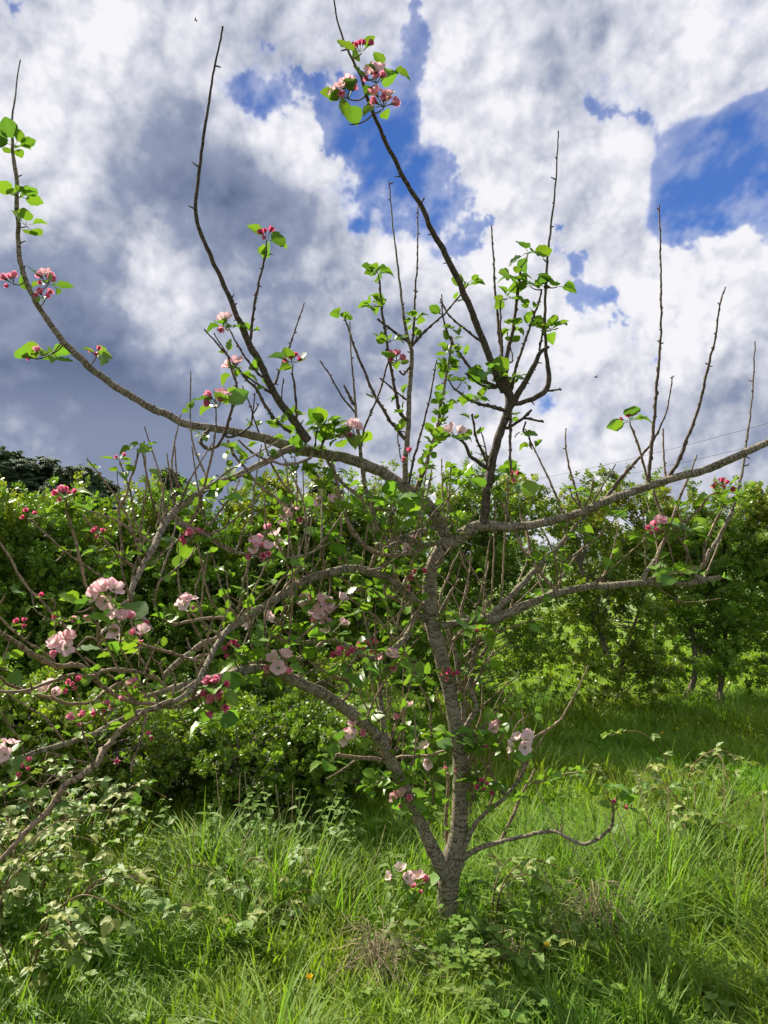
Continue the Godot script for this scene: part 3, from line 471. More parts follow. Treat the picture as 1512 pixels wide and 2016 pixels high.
	[99,860,-3330,87,855,-3350,0,0,0,4,30,4,100],
	[1225,1765,-3216,1256,1760,-3236,0,0,0,4,32,4,100],
	[1100,1707,-3147,1116,1709,-3167,0,0,0,3,28,4,100],
]
# cloud cover and cloud brightness (0 to 9) by azimuth (-36 to 36 degrees) and elevation (0 upwards), one value each 2.4 degrees
const SKY_STEP := 2.4
const SKY_COVER := [
	[9,9,9,9,9,9,9,9,9,9,9,9,9,9,9,9,9,9,9,9,9,9,9,9,9,9,9,9,9,9,9],
	[9,9,9,9,9,9,9,9,9,9,9,9,9,9,9,9,9,9,9,9,9,9,9,9,9,9,9,9,9,9,9],
	[9,9,9,9,9,9,9,9,9,9,9,9,9,9,9,9,9,9,9,9,9,9,9,9,9,9,9,9,9,9,9],
	[9,9,9,9,9,9,9,9,9,9,9,9,9,9,9,9,9,9,9,9,9,9,9,9,9,9,9,9,9,9,9],
	[9,9,9,9,9,9,9,9,9,9,9,9,9,9,9,9,9,9,9,8.2,6.9,7.5,9,9,9,9,9,9,9,9,9],
	[9,9,9,9,9,9,9,9,9,9,9,9,9,9,9,9,9,9,9,7.6,5.7,6.7,8.4,7.3,8.8,9,9,9,9,9,9],
	[9,9,9,9,9,9,9,9,9,9,9,9,9,9,9,9,9,9,9,8.1,6.9,7.8,8,6.1,8.6,9,9,9,9,9,9],
	[9,9,9,9,9,9,9,9,9,9,9,9,9,9,9,9,9,9,9,8.6,8,7.7,6.2,6.8,8.7,9,9,9,9,9,9],
	[9,9,9,9,9,9,9,9,9,9,9,9,9,9,9,9,9,9,9,8.7,7.4,5.1,4.5,7.6,8.8,9,9,9,9,9,9],
	[9,9,9,9,9,9,9,9,9,9,9,9,9,9,9,9,9,8.4,8.5,8.6,7.6,6.1,7.9,7.7,6.8,7.8,8.8,9,7.8,6.4,4.8],
	[9,9,9,9,9,9,9,9,9,9,9,9,9,8.7,8.3,9,7.6,4.8,4.7,6.4,6.9,6.5,8.1,7.5,3.7,3,3.4,2.9,2.4,1.9,1.3],
	[9,9,9,9,9,9,9,9,9,9,9,9,9,8,6.3,6.5,4.8,3.5,4.4,6.9,9,9,9,8.2,3.2,0.7,0.8,1.5,2.3,3.1,4.1],
	[7.9,9,9,9,9,9,9,9,9,9,9,9,8.5,7,5,4.3,2.7,3.9,6.7,9,9,9,8.2,7.9,4.6,2.3,3.5,4.6,5.2,5.8,6],
	[6.1,5.3,5.8,7.1,8.5,9,9,9,9,9,8.4,8.1,6.4,4.1,2.3,2.2,2,5.7,8.4,9,9,9,6.1,5.7,6.9,8.2,6.8,6,6,6.1,6.5],
	[7,7,7,6.4,7.2,9,9,9,9,8.9,5.3,5.1,5.7,5.7,4.8,4,2.4,5.8,8.4,9,9,9,6.5,5.7,7.9,8.2,6.7,6.7,7,7,7],
	[7,7,7,7,8,9,9,9,8.9,8.4,7.2,7,7,7,7,7.1,4.6,6.5,8.4,9,9,8.5,7.2,7.6,8.6,7.3,6.5,7,7,7,7],
	[7,7,7,7,8,9,9,9,8.8,7.9,7.1,7,7,7,7.2,8,4.8,6.5,8.4,9,8.9,8.1,7.2,7.7,8.6,7.5,6.5,7,7,7,7],
	[7,7,7,7,8.1,9,9,9,8.8,7.9,7.1,7,7,7,7.2,8,4.8,6.4,8.4,9,8.9,8.1,7.2,7.6,8.5,7.6,6.4,7,7,7,7],
	[7,7,7,7,8.2,9,9,9,8.7,7.9,7,7,7,7,7.2,8,4.8,6.4,8.4,9,9,8.1,7.3,7.6,8.5,7.7,6.4,7,7,7,7]]
const SKY_SHADE := [
	[5,5,5,5,5,5,4,4,3.1,3,3.7,4.6,5,5.3,6,6,6,6.7,7,7,7,7,6.9,6,6,6,6,6,6,6,6],
	[5,5,5,5,5,5,4,4,3.1,3,3.7,4.6,5,5.3,6,6,6,6.7,7,7,7,7,6.9,6,6,6,6,6,6,6,6],
	[4.8,4.9,4.9,5,5,5,4,4,3.1,3,3.7,4.6,5,5.3,6,6,6,6.7,7,7,7,7,6.9,6,6,6,6,6,5.9,5.9,5.8],
	[4,4,4,4,4.1,4.1,3.1,2.4,1.6,2.2,3,3.9,4.6,5.3,6,6,6,6.7,7,7.3,7.7,7.6,7,6.8,6,5.2,5.1,5,5,5,5],
	[3.5,3.7,3.9,4,3.9,3.1,2.2,1.3,1,1.9,3.2,4.1,4.7,5.2,5.6,6,6,6.3,6.8,7.4,8,7.9,7.6,7,6.1,5.1,5,5,5,5,5],
	[2.3,2.2,2,2.1,2.2,1.5,1.4,1.6,2.6,3.3,4.2,4.5,4.6,4.6,4.8,5.7,5.7,5.6,6.1,7,7.6,7.5,6.9,7,6.7,5.2,5,5,5.1,5.4,5.7],
	[3,3,3,2.9,2.7,1.7,1.7,2.7,4.4,5.3,5.1,4.4,4.1,4.2,4.3,5,5,5,5.5,6.4,7.1,7.3,6.9,7.5,7.6,6.6,6.6,6.8,7,7,7],
	[3.5,3.3,3.1,3,3,2.8,3.4,4.9,6.1,6.2,5.3,4.5,4.6,5,5,5,5.1,5.1,5.6,6.5,7.2,8,8,8.4,8.5,8.4,7.3,7,7.1,7.3,7.5],
	[5.2,4.7,4.3,3.9,3.8,3.7,4.6,7.5,7.9,6.7,5.2,4.9,5,5,5,5,5.8,6,6.6,7.1,7.3,8,8,8.5,8.9,8.5,7.9,7.9,8.1,8.3,8.6],
	[6.7,6.4,6.2,6,5.4,4.5,4.7,7.6,7.6,5,4.1,4,4.5,5.3,6.1,6.8,7.7,7.9,8.4,8.6,8,7.8,7.7,7.6,8.3,8.6,8.8,9,9,9,9],
	[7.9,7.6,7.3,7.1,6.8,6.2,5.5,5.9,5.9,3.8,3.1,3,3.6,5.1,7,7.9,8.7,7.7,7.6,8,7.8,7,7,7.3,7.9,8.2,8.8,8.9,8.4,7.9,7.3],
	[8,8,8,8,7.9,7.3,6,4.2,3.2,2.2,2.1,2.7,4,5.6,7,7.2,7.3,7.1,7.5,8,7.8,7,7.2,7.9,7.6,7.3,7.1,7,7,7,7],
	[7.7,8,8,8,8,7.9,6.8,5.1,3.9,3.2,4.1,6.1,7.8,8.3,7.5,6.2,6.1,6.7,7.5,7.7,7,7,7.6,7.9,7.3,7,7,7,7,7,7],
	[7,7,7.2,7.5,8,8,7.6,6.2,4.8,4.8,6.8,8.4,8.4,7.4,6.2,6,6.7,7.6,8,7.7,7,6.7,6.6,7.2,7.6,8,7.4,7,7,7,7],
	[7,7,7,7,7.7,8.9,8.6,7.4,6.6,7,7.4,7.7,7.3,6.6,6,6,6.8,7.6,8,7.7,6.9,6,6,6.7,8.2,8.3,7.4,7,7,7,7],
	[7,7,7,7,7.5,8.4,8.6,7.7,6.9,6.4,6.1,6,6.1,6.5,7,7,7,7.5,7.8,7.5,6.9,6.1,6,6.7,7.6,8,7.5,7,7,7,7],
	[7,7,7,7,7.5,8.5,8.6,7.7,6.8,6,6,6,6.6,7,7,7,7,7,7,7,6.9,6.1,6,6.7,7.6,8,7.5,7,7,7,7],
	[7,7,7,7,7.6,8.5,8.5,7.6,6.8,6,6,6,6.6,7,7,7,7,7,7,7,6.9,6.1,6,6.6,7.5,8,7.6,7,7,7,7],
	[7,7,7,7,7.6,8.6,8.5,7.6,6.7,6,6,6,6.6,7,7,7,7,7,7,7,7,6.1,6,6.6,7.5,8,7.6,7,7,7,7]]
const HEDGE := [[-6.2, -6.2, 1.86, 1.4, 2.11, 1.0, 0.06, 360, "dense hawthorn bush at the outer end of the hedge, past the bramble thicket"], [-5.13, -6.29, 1.72, 1.4, 2.04, 1.0, 0.06, 360, "hawthorn bush in the hedge next to its outer end, past the bramble thicket"], [-4.01, -6.36, 1.77, 1.4, 2.23, 1.0, 0.06, 360, "hawthorn bush in the hedge beside the bramble thicket"], [-2.97, -6.78, 1.84, 1.4, 2.16, 1.0, 0.06, 360, "hawthorn bush in the hedge standing before the clump of dark conifers"], [-1.99, -7.0, 1.96, 1.4, 2.14, 1.0, 0.06, 360, "hawthorn bush in the hedge standing before the lone small conifer top"], [-0.89, -7.3, 1.72, 1.4, 2.36, 1.0, 0.06, 360, "dense hawthorn bush in the hedge behind the forking thick lower limb"], [0.18, -7.5, 1.71, 1.4, 2.39, 0.8, 0.07, 250, "hawthorn bush in the hedge straight behind the apple tree trunk"], [1.22, -7.88, 1.96, 1.4, 2.48, 0.8, 0.07, 250, "hawthorn bush with open gaps just right of the apple trunk"], [2.36, -8.11, 1.94, 1.4, 2.42, 0.8, 0.07, 250, "gappy hawthorn bush in the hedge behind the long low right limb"], [3.49, -8.53, 1.73, 1.4, 2.35, 0.8, 0.07, 250, "hawthorn bush in the hedge behind the upright shoots at the right limb's end"], [4.49, -8.82, 1.83, 1.4, 2.46, 0.8, 0.07, 250, "hawthorn bush in the hedge just right of the pink buds on the low right limb"], [5.5, -8.99, 1.82, 1.4, 2.4, 0.8, 0.07, 250, "hawthorn bush in the hedge one before its right end"], [6.57, -9.29, 1.97, 1.4, 2.47, 0.8, 0.07, 250, "hawthorn bush at the right end of the hedge below the cables"]]
const LOW := [[-1.394, -4.888, 1.2, 0.9, 0.62, 130, "low hawthorn shrub with flower buds under the drooping left limb"], [-0.616, -4.7, 1.1, 0.9, 0.6, 130, "low hawthorn shrub with flower buds behind the tall nettles"], [-2.081, -4.888, 1.0, 0.9, 0.7, 130, "low hawthorn shrub with flower buds behind the bramble thicket"], [-0.057, -5.312, 0.9, 0.9, 0.55, 130, "low hawthorn shrub just left of the forked apple trunk"], [-2.565, -4.7, 1.2, 0.9, 0.8, 130, "low hawthorn shrub at the outer end, past the bramble thicket"], [-1.253, -5.554, 1.2, 0.9, 0.75, 130, "taller hawthorn shrub against the hedge behind the drooping left limb"], [-0.443, -5.683, 1.1, 0.9, 0.7, 130, "taller hawthorn shrub against the hedge below the thick arching limb"]]
const CONIFERS := [[-21.55, -42, 7.98, 2.3, "tall dark rounded conifer beyond the hedge, leftmost of its clump"], [-20.43, -44, 7.82, 2.0, "dark conifer crowded between two others beyond the hedge"], [-17.18, -41, 7.11, 1.7, "shorter dark conifer at the right edge of the clump behind the hedge"], [-16.66, -43, 6.39, 1.3, "small dark conifer standing just right of the conifer clump"], [-14.72, -50, 7.97, 1.6, "small dark conifer top showing alone over the hedge"], [-25.75, -45, 8.75, 2.4, "broad dark conifer at the outer end of the clump beyond the hedge"], [-4.81, -60, 8.7, 1.6, "far dark conifer barely rising above the hedge top"]]
const CABLE := [[9.80, 8.21, -62.00], [17.82, 7.74, -26.00]]
const BIRDS := [[8.72, 9.26, -30], [-10.18, 30.88, -38]]
const BRAMBLES := [[-1.32, -2.802, 0.45, 5, 11, "pale leafy bramble in the thicket below the lowest apple branches"], [-1.311, -3.074, 0.42, 5, 11, "pale leafy bramble in the thicket below the lowest apple branches"], [-1.595, -3.232, 0.5, 5, 11, "pale leafy bramble in the thicket below the lowest apple branches"], [-1.617, -3.504, 0.5, 5, 11, "pale leafy bramble in the thicket below the lowest apple branches"], [-1.616, -3.074, 0.5, 5, 10, "pale leafy bramble in the thicket below the lowest apple branches"], [-1.873, -3.827, 0.55, 5, 11, "pale leafy bramble in the thicket below the lowest apple branches"], [-1.698, -3.948, 0.55, 5, 11, "pale leafy bramble in the thicket below the lowest apple branches"], [-1.565, -4.147, 0.45, 4, 10, "pale leafy bramble in the thicket below the lowest apple branches"], [-1.924, -4.147, 0.55, 5, 11, "pale leafy bramble in the thicket below the lowest apple branches"], [-2.013, -3.712, 0.5, 5, 10, "pale leafy bramble in the thicket below the lowest apple branches"], [-1.036, -3.504, 0.25, 3, 7, "small bramble with folded pale leaves among lush grass left of the tree"], [-0.699, -3.504, 0.38, 3, 8, "upright bramble with pinkish young top leaves beside the dead cane"], [-0.7, -3.151, 0.2, 3, 7, "low bramble with broad pale leaflets in front of the straw patch"], [-0.462, -3.232, 0.24, 3, 8, "bramble sprawling over straw between the dead cane and the tree"], [-0.938, -3.658, 0.22, 2, 6, "small bramble half hidden by long grass near the nettles"], [-0.409, -3.712, 0.28, 3, 7, "bramble with yellow-green leaves left of the forked trunk"], [0.454, -3.362, 0.34, 3, 8, "bramble tangled with straw just right of the trunk"], [0.617, -3.074, 0.2, 2, 6, "yellowing small bramble beside the straw tuft"], [1.504, -4.147, 0.34, 4, 9, "pale bramble in shade where the dead stalks stand"], [1.669, -4.078, 0.4, 4, 9, "pale bramble arching at the edge of the hedge's shadow"], [1.522, -4.7, 0.4, 4, 8, "bramble below the tip of the low right branch"], [2.061, -4.446, 0.42, 4, 8, "shaded bramble near the far end of the grass"], [1.951, -4.987, 0.45, 4, 8, "bramble in the hedge's shadow behind the long grass"]]
const NETTLES := [[0.625, -3.112, 0.2, "nettle with toothed leaves in the grass at the apple tree's foot"], [0.404, -3.151, 0.3, "nettle with toothed leaves in the grass at the apple tree's foot"], [0.443, -3.001, 0.24, "nettle with toothed leaves in the grass at the apple tree's foot"], [0.536, -3.191, 0.28, "nettle with toothed leaves in the grass at the apple tree's foot"], [0.125, -2.966, 0.26, "nettle with toothed leaves in the grass at the apple tree's foot"], [0.328, -2.865, 0.2, "nettle with toothed leaves in the grass at the apple tree's foot"], [0.549, -2.932, 0.22, "nettle with toothed leaves in the grass at the apple tree's foot"], [0.604, -2.833, 0.2, "nettle with toothed leaves in the grass at the apple tree's foot"], [0.447, -2.787, 0.2, "nettle with toothed leaves in the grass at the apple tree's foot"], [0.008, -3.074, 0.28, "nettle with toothed leaves in the grass at the apple tree's foot"], [-0.108, -2.932, 0.2, "nettle with toothed leaves in the grass at the apple tree's foot"], [0.079, -3.504, 0.3, "nettle with toothed leaves in the grass at the apple tree's foot"], [-0.778, -3.948, 0.42, "nettle in the shade along the low shrubs left of the tree"], [-0.684, -4.012, 0.45, "nettle in the shade along the low shrubs left of the tree"], [-0.568, -3.948, 0.4, "nettle in the shade along the low shrubs left of the tree"], [-0.869, -3.887, 0.38, "nettle in the shade along the low shrubs left of the tree"], [-0.47, -4.012, 0.4, "nettle in the shade along the low shrubs left of the tree"], [-0.357, -3.948, 0.36, "nettle in the shade along the low shrubs left of the tree"], [-0.957, -3.827, 0.36, "nettle in the shade along the low shrubs left of the tree"], [-0.261, -4.078, 0.4, "nettle in the shade along the low shrubs left of the tree"], [-0.616, -3.769, 0.34, "nettle in the shade along the low shrubs left of the tree"], [1.131, -4.527, 0.3, "nettle in the shade along the low shrubs left of the tree"], [-0.147, -3.948, 0.34, "nettle in the shade along the low shrubs left of the tree"], [-1.12, -3.948, 0.4, "nettle in the shade along the low shrubs left of the tree"], [-1.237, -3.827, 0.42, "nettle in the shade along the low shrubs left of the tree"]]
const STALKS := [[1.745, -3.948, 0.54, 0.03, "tall thin dead grass stalk rising from the long grass right of the tree"], [1.415, -3.827, 0.48, 0.01, "tall thin dead grass stalk rising from the long grass right of the tree"], [1.474, -3.827, 0.55, -0.19, "tall thin dead grass stalk rising from the long grass right of the tree"], [1.264, -3.504, 0.45, -0.25, "tall thin dead grass stalk rising from the long grass right of the tree"], [1.206, -3.504, 0.54, -0.49, "tall thin dead grass stalk rising from the long grass right of the tree"], [1.354, -3.554, 0.46, -0.27, "tall thin dead grass stalk rising from the long grass right of the tree"], [1.729, -3.504, 0.54, 0.03, "tall thin dead grass stalk rising from the long grass right of the tree"], [2.069, -4.527, 0.15, -0.06, "tall thin dead grass stalk rising from the long grass right of the tree"], [0.944, -3.362, 0.28, -0.26, "tall thin dead grass stalk rising from the long grass right of the tree"], [0.833, -3.362, 0.28, -0.24, "tall thin dead grass stalk rising from the long grass right of the tree"], [-0.833, -4.218, 0.47, -0.09, "tall pale dead stalk standing before the dark shrubs left of the tree"], [-0.785, -4.147, 0.46, -0.01, "tall pale dead stalk standing before the dark shrubs left of the tree"], [-0.664, -4.218, 0.45, -0.12, "tall pale dead stalk standing before the dark shrubs left of the tree"], [-0.551, -4.218, 0.41, -0.12, "tall pale dead stalk standing before the dark shrubs left of the tree"], [-0.487, -4.147, 0.41, -0.1, "tall pale dead stalk standing before the dark shrubs left of the tree"], [-0.5, -4.147, 0.41, -0.0, "tall pale dead stalk standing before the dark shrubs left of the tree"], [-0.459, -4.147, 0.35, -0.01, "tall pale dead stalk standing before the dark shrubs left of the tree"], [-0.891, -3.712, 0.35, -0.05, "tall pale dead stalk standing before the dark shrubs left of the tree"], [-0.163, -3.712, 0.31, 0.17, "tall pale dead stalk standing before the dark shrubs left of the tree"], [-0.342, -4.078, 0.27, -0.05, "tall pale dead stalk standing before the dark shrubs left of the tree"]]
const STRAW := [[-0.021, -2.898, 0.2, 0.28, "hanging tuft of brown dead grass left of the trunk base"], [0.885, -3.232, 0.24, 0.34, "flattened tuft of pale straw in the long grass right of the tree"], [0.516, -3.074, 0.08, 0.18, "small straw tuft tangled in nettles right of the trunk"], [-0.425, -3.275, 0.1, 0.22, "pale straw tuft under the brambles left of the tree"]]
const BUTTERCUPS := [[-0.261, -2.607, 0.22, "yellow buttercup flower open in the sunlit front grass"], [0.579, -2.788, 0.22, "small yellow buttercup beside the yellowing bramble right of the trunk"], [2.265, -6.175, 0.22, "far yellow buttercup in the shade below the hedge"], [2.434, -6.287, 0.22, "far yellow buttercup below the hedge close to the fence post"]]
const LIMBS := [1, 6, 7, 8, 9, 10, 31, 52, 11, 0, 141, 142, 149, 169]
const SUN := Vector2(44, 40)
const SUN_ENERGY := 1.6
const SKY_ENERGY := 0.57
const EXPOSURE := 1.75

const UP := Vector3.UP
const DARK_BACKLIT_BARK := Color(0.38, 0.35, 0.33)  # dark bark of the upper limbs, their backlit shade painted into the tint
var M := {}
var taken := {}
var rng := RandomNumberGenerator.new()
var rough := FastNoiseLite.new()


# ---------------------------------------------------------------- mesh helpers
class Build:
	var v := PackedVector3Array()
	var n := PackedVector3Array()
	var uv := PackedVector2Array()
	var c := PackedColorArray()
	var i := PackedInt32Array()

	func put(p: Vector3, q: Vector3, t: Vector2, k: Color) -> int:
		v.append(p)
		n.append(q)
		uv.append(t)
		c.append(k)
		return v.size() - 1

	func tri(a: int, b: int, d: int) -> void:
		# Godot's front faces run clockwise
		var f := (v[b] - v[a]).cross(v[d] - v[a])
		if f.dot(n[a] + n[b] + n[d]) > 0.0:
			i.append_array(PackedInt32Array([a, d, b]))
		else:
			i.append_array(PackedInt32Array([a, b, d]))

	func quad(a: int, b: int, d: int, e: int) -> void:
		tri(a, b, d)
		tri(a, d, e)

	func mesh(m: Material) -> ArrayMesh:
		var a := []
		a.resize(Mesh.ARRAY_MAX)
		a[Mesh.ARRAY_VERTEX] = v
		a[Mesh.ARRAY_NORMAL] = n
		a[Mesh.ARRAY_TEX_UV] = uv
		a[Mesh.ARRAY_COLOR] = c
		a[Mesh.ARRAY_INDEX] = i
		var o := ArrayMesh.new()
		o.add_surface_from_arrays(Mesh.PRIMITIVE_TRIANGLES, a)
		o.surface_set_material(0, m)
		return o

	func add(b: Build, t: Transform3D, k := Color.WHITE) -> void:
		var at := v.size()
		for j in b.v.size():
			v.append(t * b.v[j])
			n.append((t.basis * b.n[j]).normalized())
			uv.append(b.uv[j])
			c.append(b.c[j] * k)
		for j in b.i:
			i.append(at + j)


func numbered(called: String) -> String:
	taken[called] = taken.get(called, -1) + 1
	return called if taken[called] == 0 else "%s_%03d" % [called, taken[called]]


func tag(o: Node, label: String, category: String, group := "", kind := "") -> void:
	if label:
		o.set_meta("label", label)
	if category:
		o.set_meta("category", category)
	if group:
		o.set_meta("group", group)
	if kind:
		o.set_meta("kind", kind)


func thing(called: String, label: String, category: String, at := Vector3.ZERO, group := "") -> Node3D:
	var o := Node3D.new()
	o.name = numbered(called)
	add_child(o, true)
	o.position = at
	tag(o, label, category, group)
	return o


func part(called: String, m: Mesh, parent: Node, t := Transform3D.IDENTITY, material: Material = null) -> MeshInstance3D:
	var o := MeshInstance3D.new()
	o.name = called
	o.mesh = m
	o.transform = t
	if material:
		o.material_override = material
	parent.add_child(o, true)
	return o


func many(called: String, m: Mesh, parent: Node, places: Array, tints: Array) -> MultiMeshInstance3D:
	var mm := MultiMesh.new()
	mm.transform_format = MultiMesh.TRANSFORM_3D
	mm.use_colors = true
	mm.mesh = m
	mm.instance_count = places.size()
	for k in places.size():
		mm.set_instance_transform(k, places[k])
		mm.set_instance_color(k, tints[k])
	var o := MultiMeshInstance3D.new()
	o.name = called
	o.multimesh = mm
	o.set_meta("kind", "stuff")
	parent.add_child(o, true)
	return o


func perp(d: Vector3, near: Vector3) -> Vector3:
	var p := near - d * near.dot(d)
	if p.length() < 0.01:
		p = Vector3(d.y, d.z, d.x)
		p -= d * p.dot(d)
	return p.normalized()


func frame(at: Vector3, along: Vector3, facing: Vector3, size: float) -> Transform3D:
	# y runs along the thing, z is the way its face looks
	var y := along.normalized()
	var z := perp(y, facing)
	return Transform3D(Basis(y.cross(z), y, z).scaled_local(Vector3.ONE * size), at)


func any(r := rng) -> Vector3:
	return Vector3(r.randf_range(-1, 1), r.randf_range(-1, 1), r.randf_range(-1, 1))


func smooth(p: PackedVector3Array, r: PackedFloat32Array, step: float) -> Array:
	var q := PackedVector3Array()
	var s := PackedFloat32Array()
	for k in p.size() - 1:
		var a := p[maxi(k - 1, 0)]
		var d := p[mini(k + 2, p.size() - 1)]
		var m := maxi(1, ceili(p[k].distance_to(p[k + 1]) / step))
		for j in m:
			var f := float(j) / m
			q.append(p[k].cubic_interpolate(p[k + 1], a, d, f))
			s.append(lerpf(r[k], r[k + 1], f))
	q.append(p[p.size() - 1])
	s.append(r[r.size() - 1])
	return [q, s]


func tube(b: Build, p: PackedVector3Array, r: PackedFloat32Array, sides: int, bumps := 0.0, knobs := 0.0, tint := Color.WHITE, closed := true) -> void:
	var side := perp((p[1] - p[0]).normalized(), Vector3(0.3, 0.1, 1.0))
	var run := 0.0
	var next := 0.03
	var last := PackedInt32Array()
	var phase := rng.randf() * 6.28
	for k in p.size():
		var d := (p[mini(k + 1, p.size() - 1)] - p[maxi(k - 1, 0)]).normalized()
		side = perp(d, side)
		var other := d.cross(side)
		if k:
			run += p[k].distance_to(p[k - 1])
		var swell := 0.0
		if knobs > 0.0 and run > next:
			next = run + rng.randf_range(0.022, 0.05)
			swell = knobs
			phase = rng.randf() * 6.28
		var ring := PackedInt32Array()
		for j in sides + 1:
			var a := TAU * (j % sides) / sides
			var out := side * cos(a) + other * sin(a)
			var rad := r[k]
			if bumps > 0.0:
				var w := p[k] + out * r[k]
				rad *= 1.0 + bumps * (rough.get_noise_3dv(w * 38.0) + 0.6 * rough.get_noise_3dv(w * 95.0))
			if swell > 0.0:
				rad *= 1.0 + swell * maxf(0.15, cos(a - phase))
			ring.append(b.put(p[k] + out * rad, out, Vector2(absf(2.0 * j / sides - 1.0) * maxf(0.12, PI * r[k] / 0.16), run / 0.32), tint))
		if k:
			for j in sides:
				b.quad(last[j], last[j + 1], ring[j + 1], ring[j])
		last = ring
	if closed:
		var e := p.size() - 1
		var d := (p[e] - p[e - 1]).normalized()
		var tip := b.put(p[e] + d * r[e] * 0.8, d, Vector2.ZERO, tint)
		for j in sides:
			b.tri(last[j], last[j + 1], tip)


func line(a: Vector3, z: Vector3, r0: float, r1: float, sides: int, tint := Color.WHITE, bow := Vector3.ZERO, cuts := 4) -> Build:
	var b := Build.new()
	line_on(b, a, z, r0, r1, sides, tint, bow, cuts)
	return b


func line_on(b: Build, a: Vector3, z: Vector3, r0: float, r1: float, sides: int, tint := Color.WHITE, bow := Vector3.ZERO, cuts := 4) -> void:
	var p := PackedVector3Array()
	var r := PackedFloat32Array()
	for k in cuts + 1:
		var f := float(k) / cuts
		p.append(a.lerp(z, f) + bow * sin(f * PI))
		r.append(lerpf(r0, r1, f))
	tube(b, p, r, sides, 0.0, 0.0, tint)


func blade(b: Build, outline: Array, along: int, fold: float, curl: float, wave: float, tint: Color, rib: Color, origin := Transform3D.IDENTITY) -> void:
	# a leaf or petal along +y that faces +z; outline gives half widths at even stations, fold lifts the edges, curl bends the tip back
	var m := outline.size()
	var at := b.v.size()
	for k in m:
		var t := float(k) / (m - 1)
		var bend := curl * t
		var mid := Vector3(0, t * (1.0 - 0.22 * absf(curl) * t), -0.42 * bend * t)
		for j in along + 1:
			var s := 2.0 * j / along - 1.0
			var x: float = outline[k] * s
			var z := fold * absf(x) + wave * sin(t * 19.0 + s * 2.0) * absf(s) * absf(outline[k])
			var q := Vector3(-fold * signf(x) * minf(1.0, absf(s) * 3.0), 0.5 * bend, 1.0).normalized()
			b.put(origin * (mid + Vector3(x, 0, z)), (origin.basis * q).normalized(), Vector2(0.5 + x, t), rib if absf(s) < 0.1 else tint * (1.0 if k % 2 else 0.9))
	for k in m - 1:
		for j in along:
			var a := at + k * (along + 1) + j
			b.quad(a, a + 1, a + along + 2, a + along + 1)


func material(called: String, linear: Color, roughness := 0.6, backlight := Color.BLACK, vertex := true, specular := 0.5) -> StandardMaterial3D:
	var m := StandardMaterial3D.new()
	m.resource_name = called
	m.albedo_color = linear.linear_to_srgb()
	m.roughness = roughness
	m.metallic_specular = specular
	m.vertex_color_use_as_albedo = vertex
	m.cull_mode = BaseMaterial3D.CULL_DISABLED
	if backlight != Color.BLACK:
		m.backlight_enabled = true
		m.backlight = backlight.linear_to_srgb()
	M[called] = m
	return m


func noise(seed_: int, freq: float, octaves := 4) -> FastNoiseLite:
	var f := FastNoiseLite.new()
	f.seed = seed_
	f.noise_type = FastNoiseLite.TYPE_SIMPLEX_SMOOTH
	f.frequency = freq
	f.fractal_octaves = octaves
	return f


# ---------------------------------------------------------------- sky
func cell(grid: Array, x: float, y: float) -> float:
	var w: int = grid[0].size()
	var h := grid.size()
	x = clampf(x, 0.0, w - 1.001)
	y = clampf(y, 0.0, h - 1.001)
	var i := int(x)
	var j := int(y)
	var f := x - i
	var g := y - j
	f = f * f * (3.0 - 2.0 * f)
	g = g * g * (3.0 - 2.0 * g)
	return lerpf(lerpf(grid[j][i], grid[j][i + 1], f), lerpf(grid[j + 1][i], grid[j + 1][i + 1], f), g)


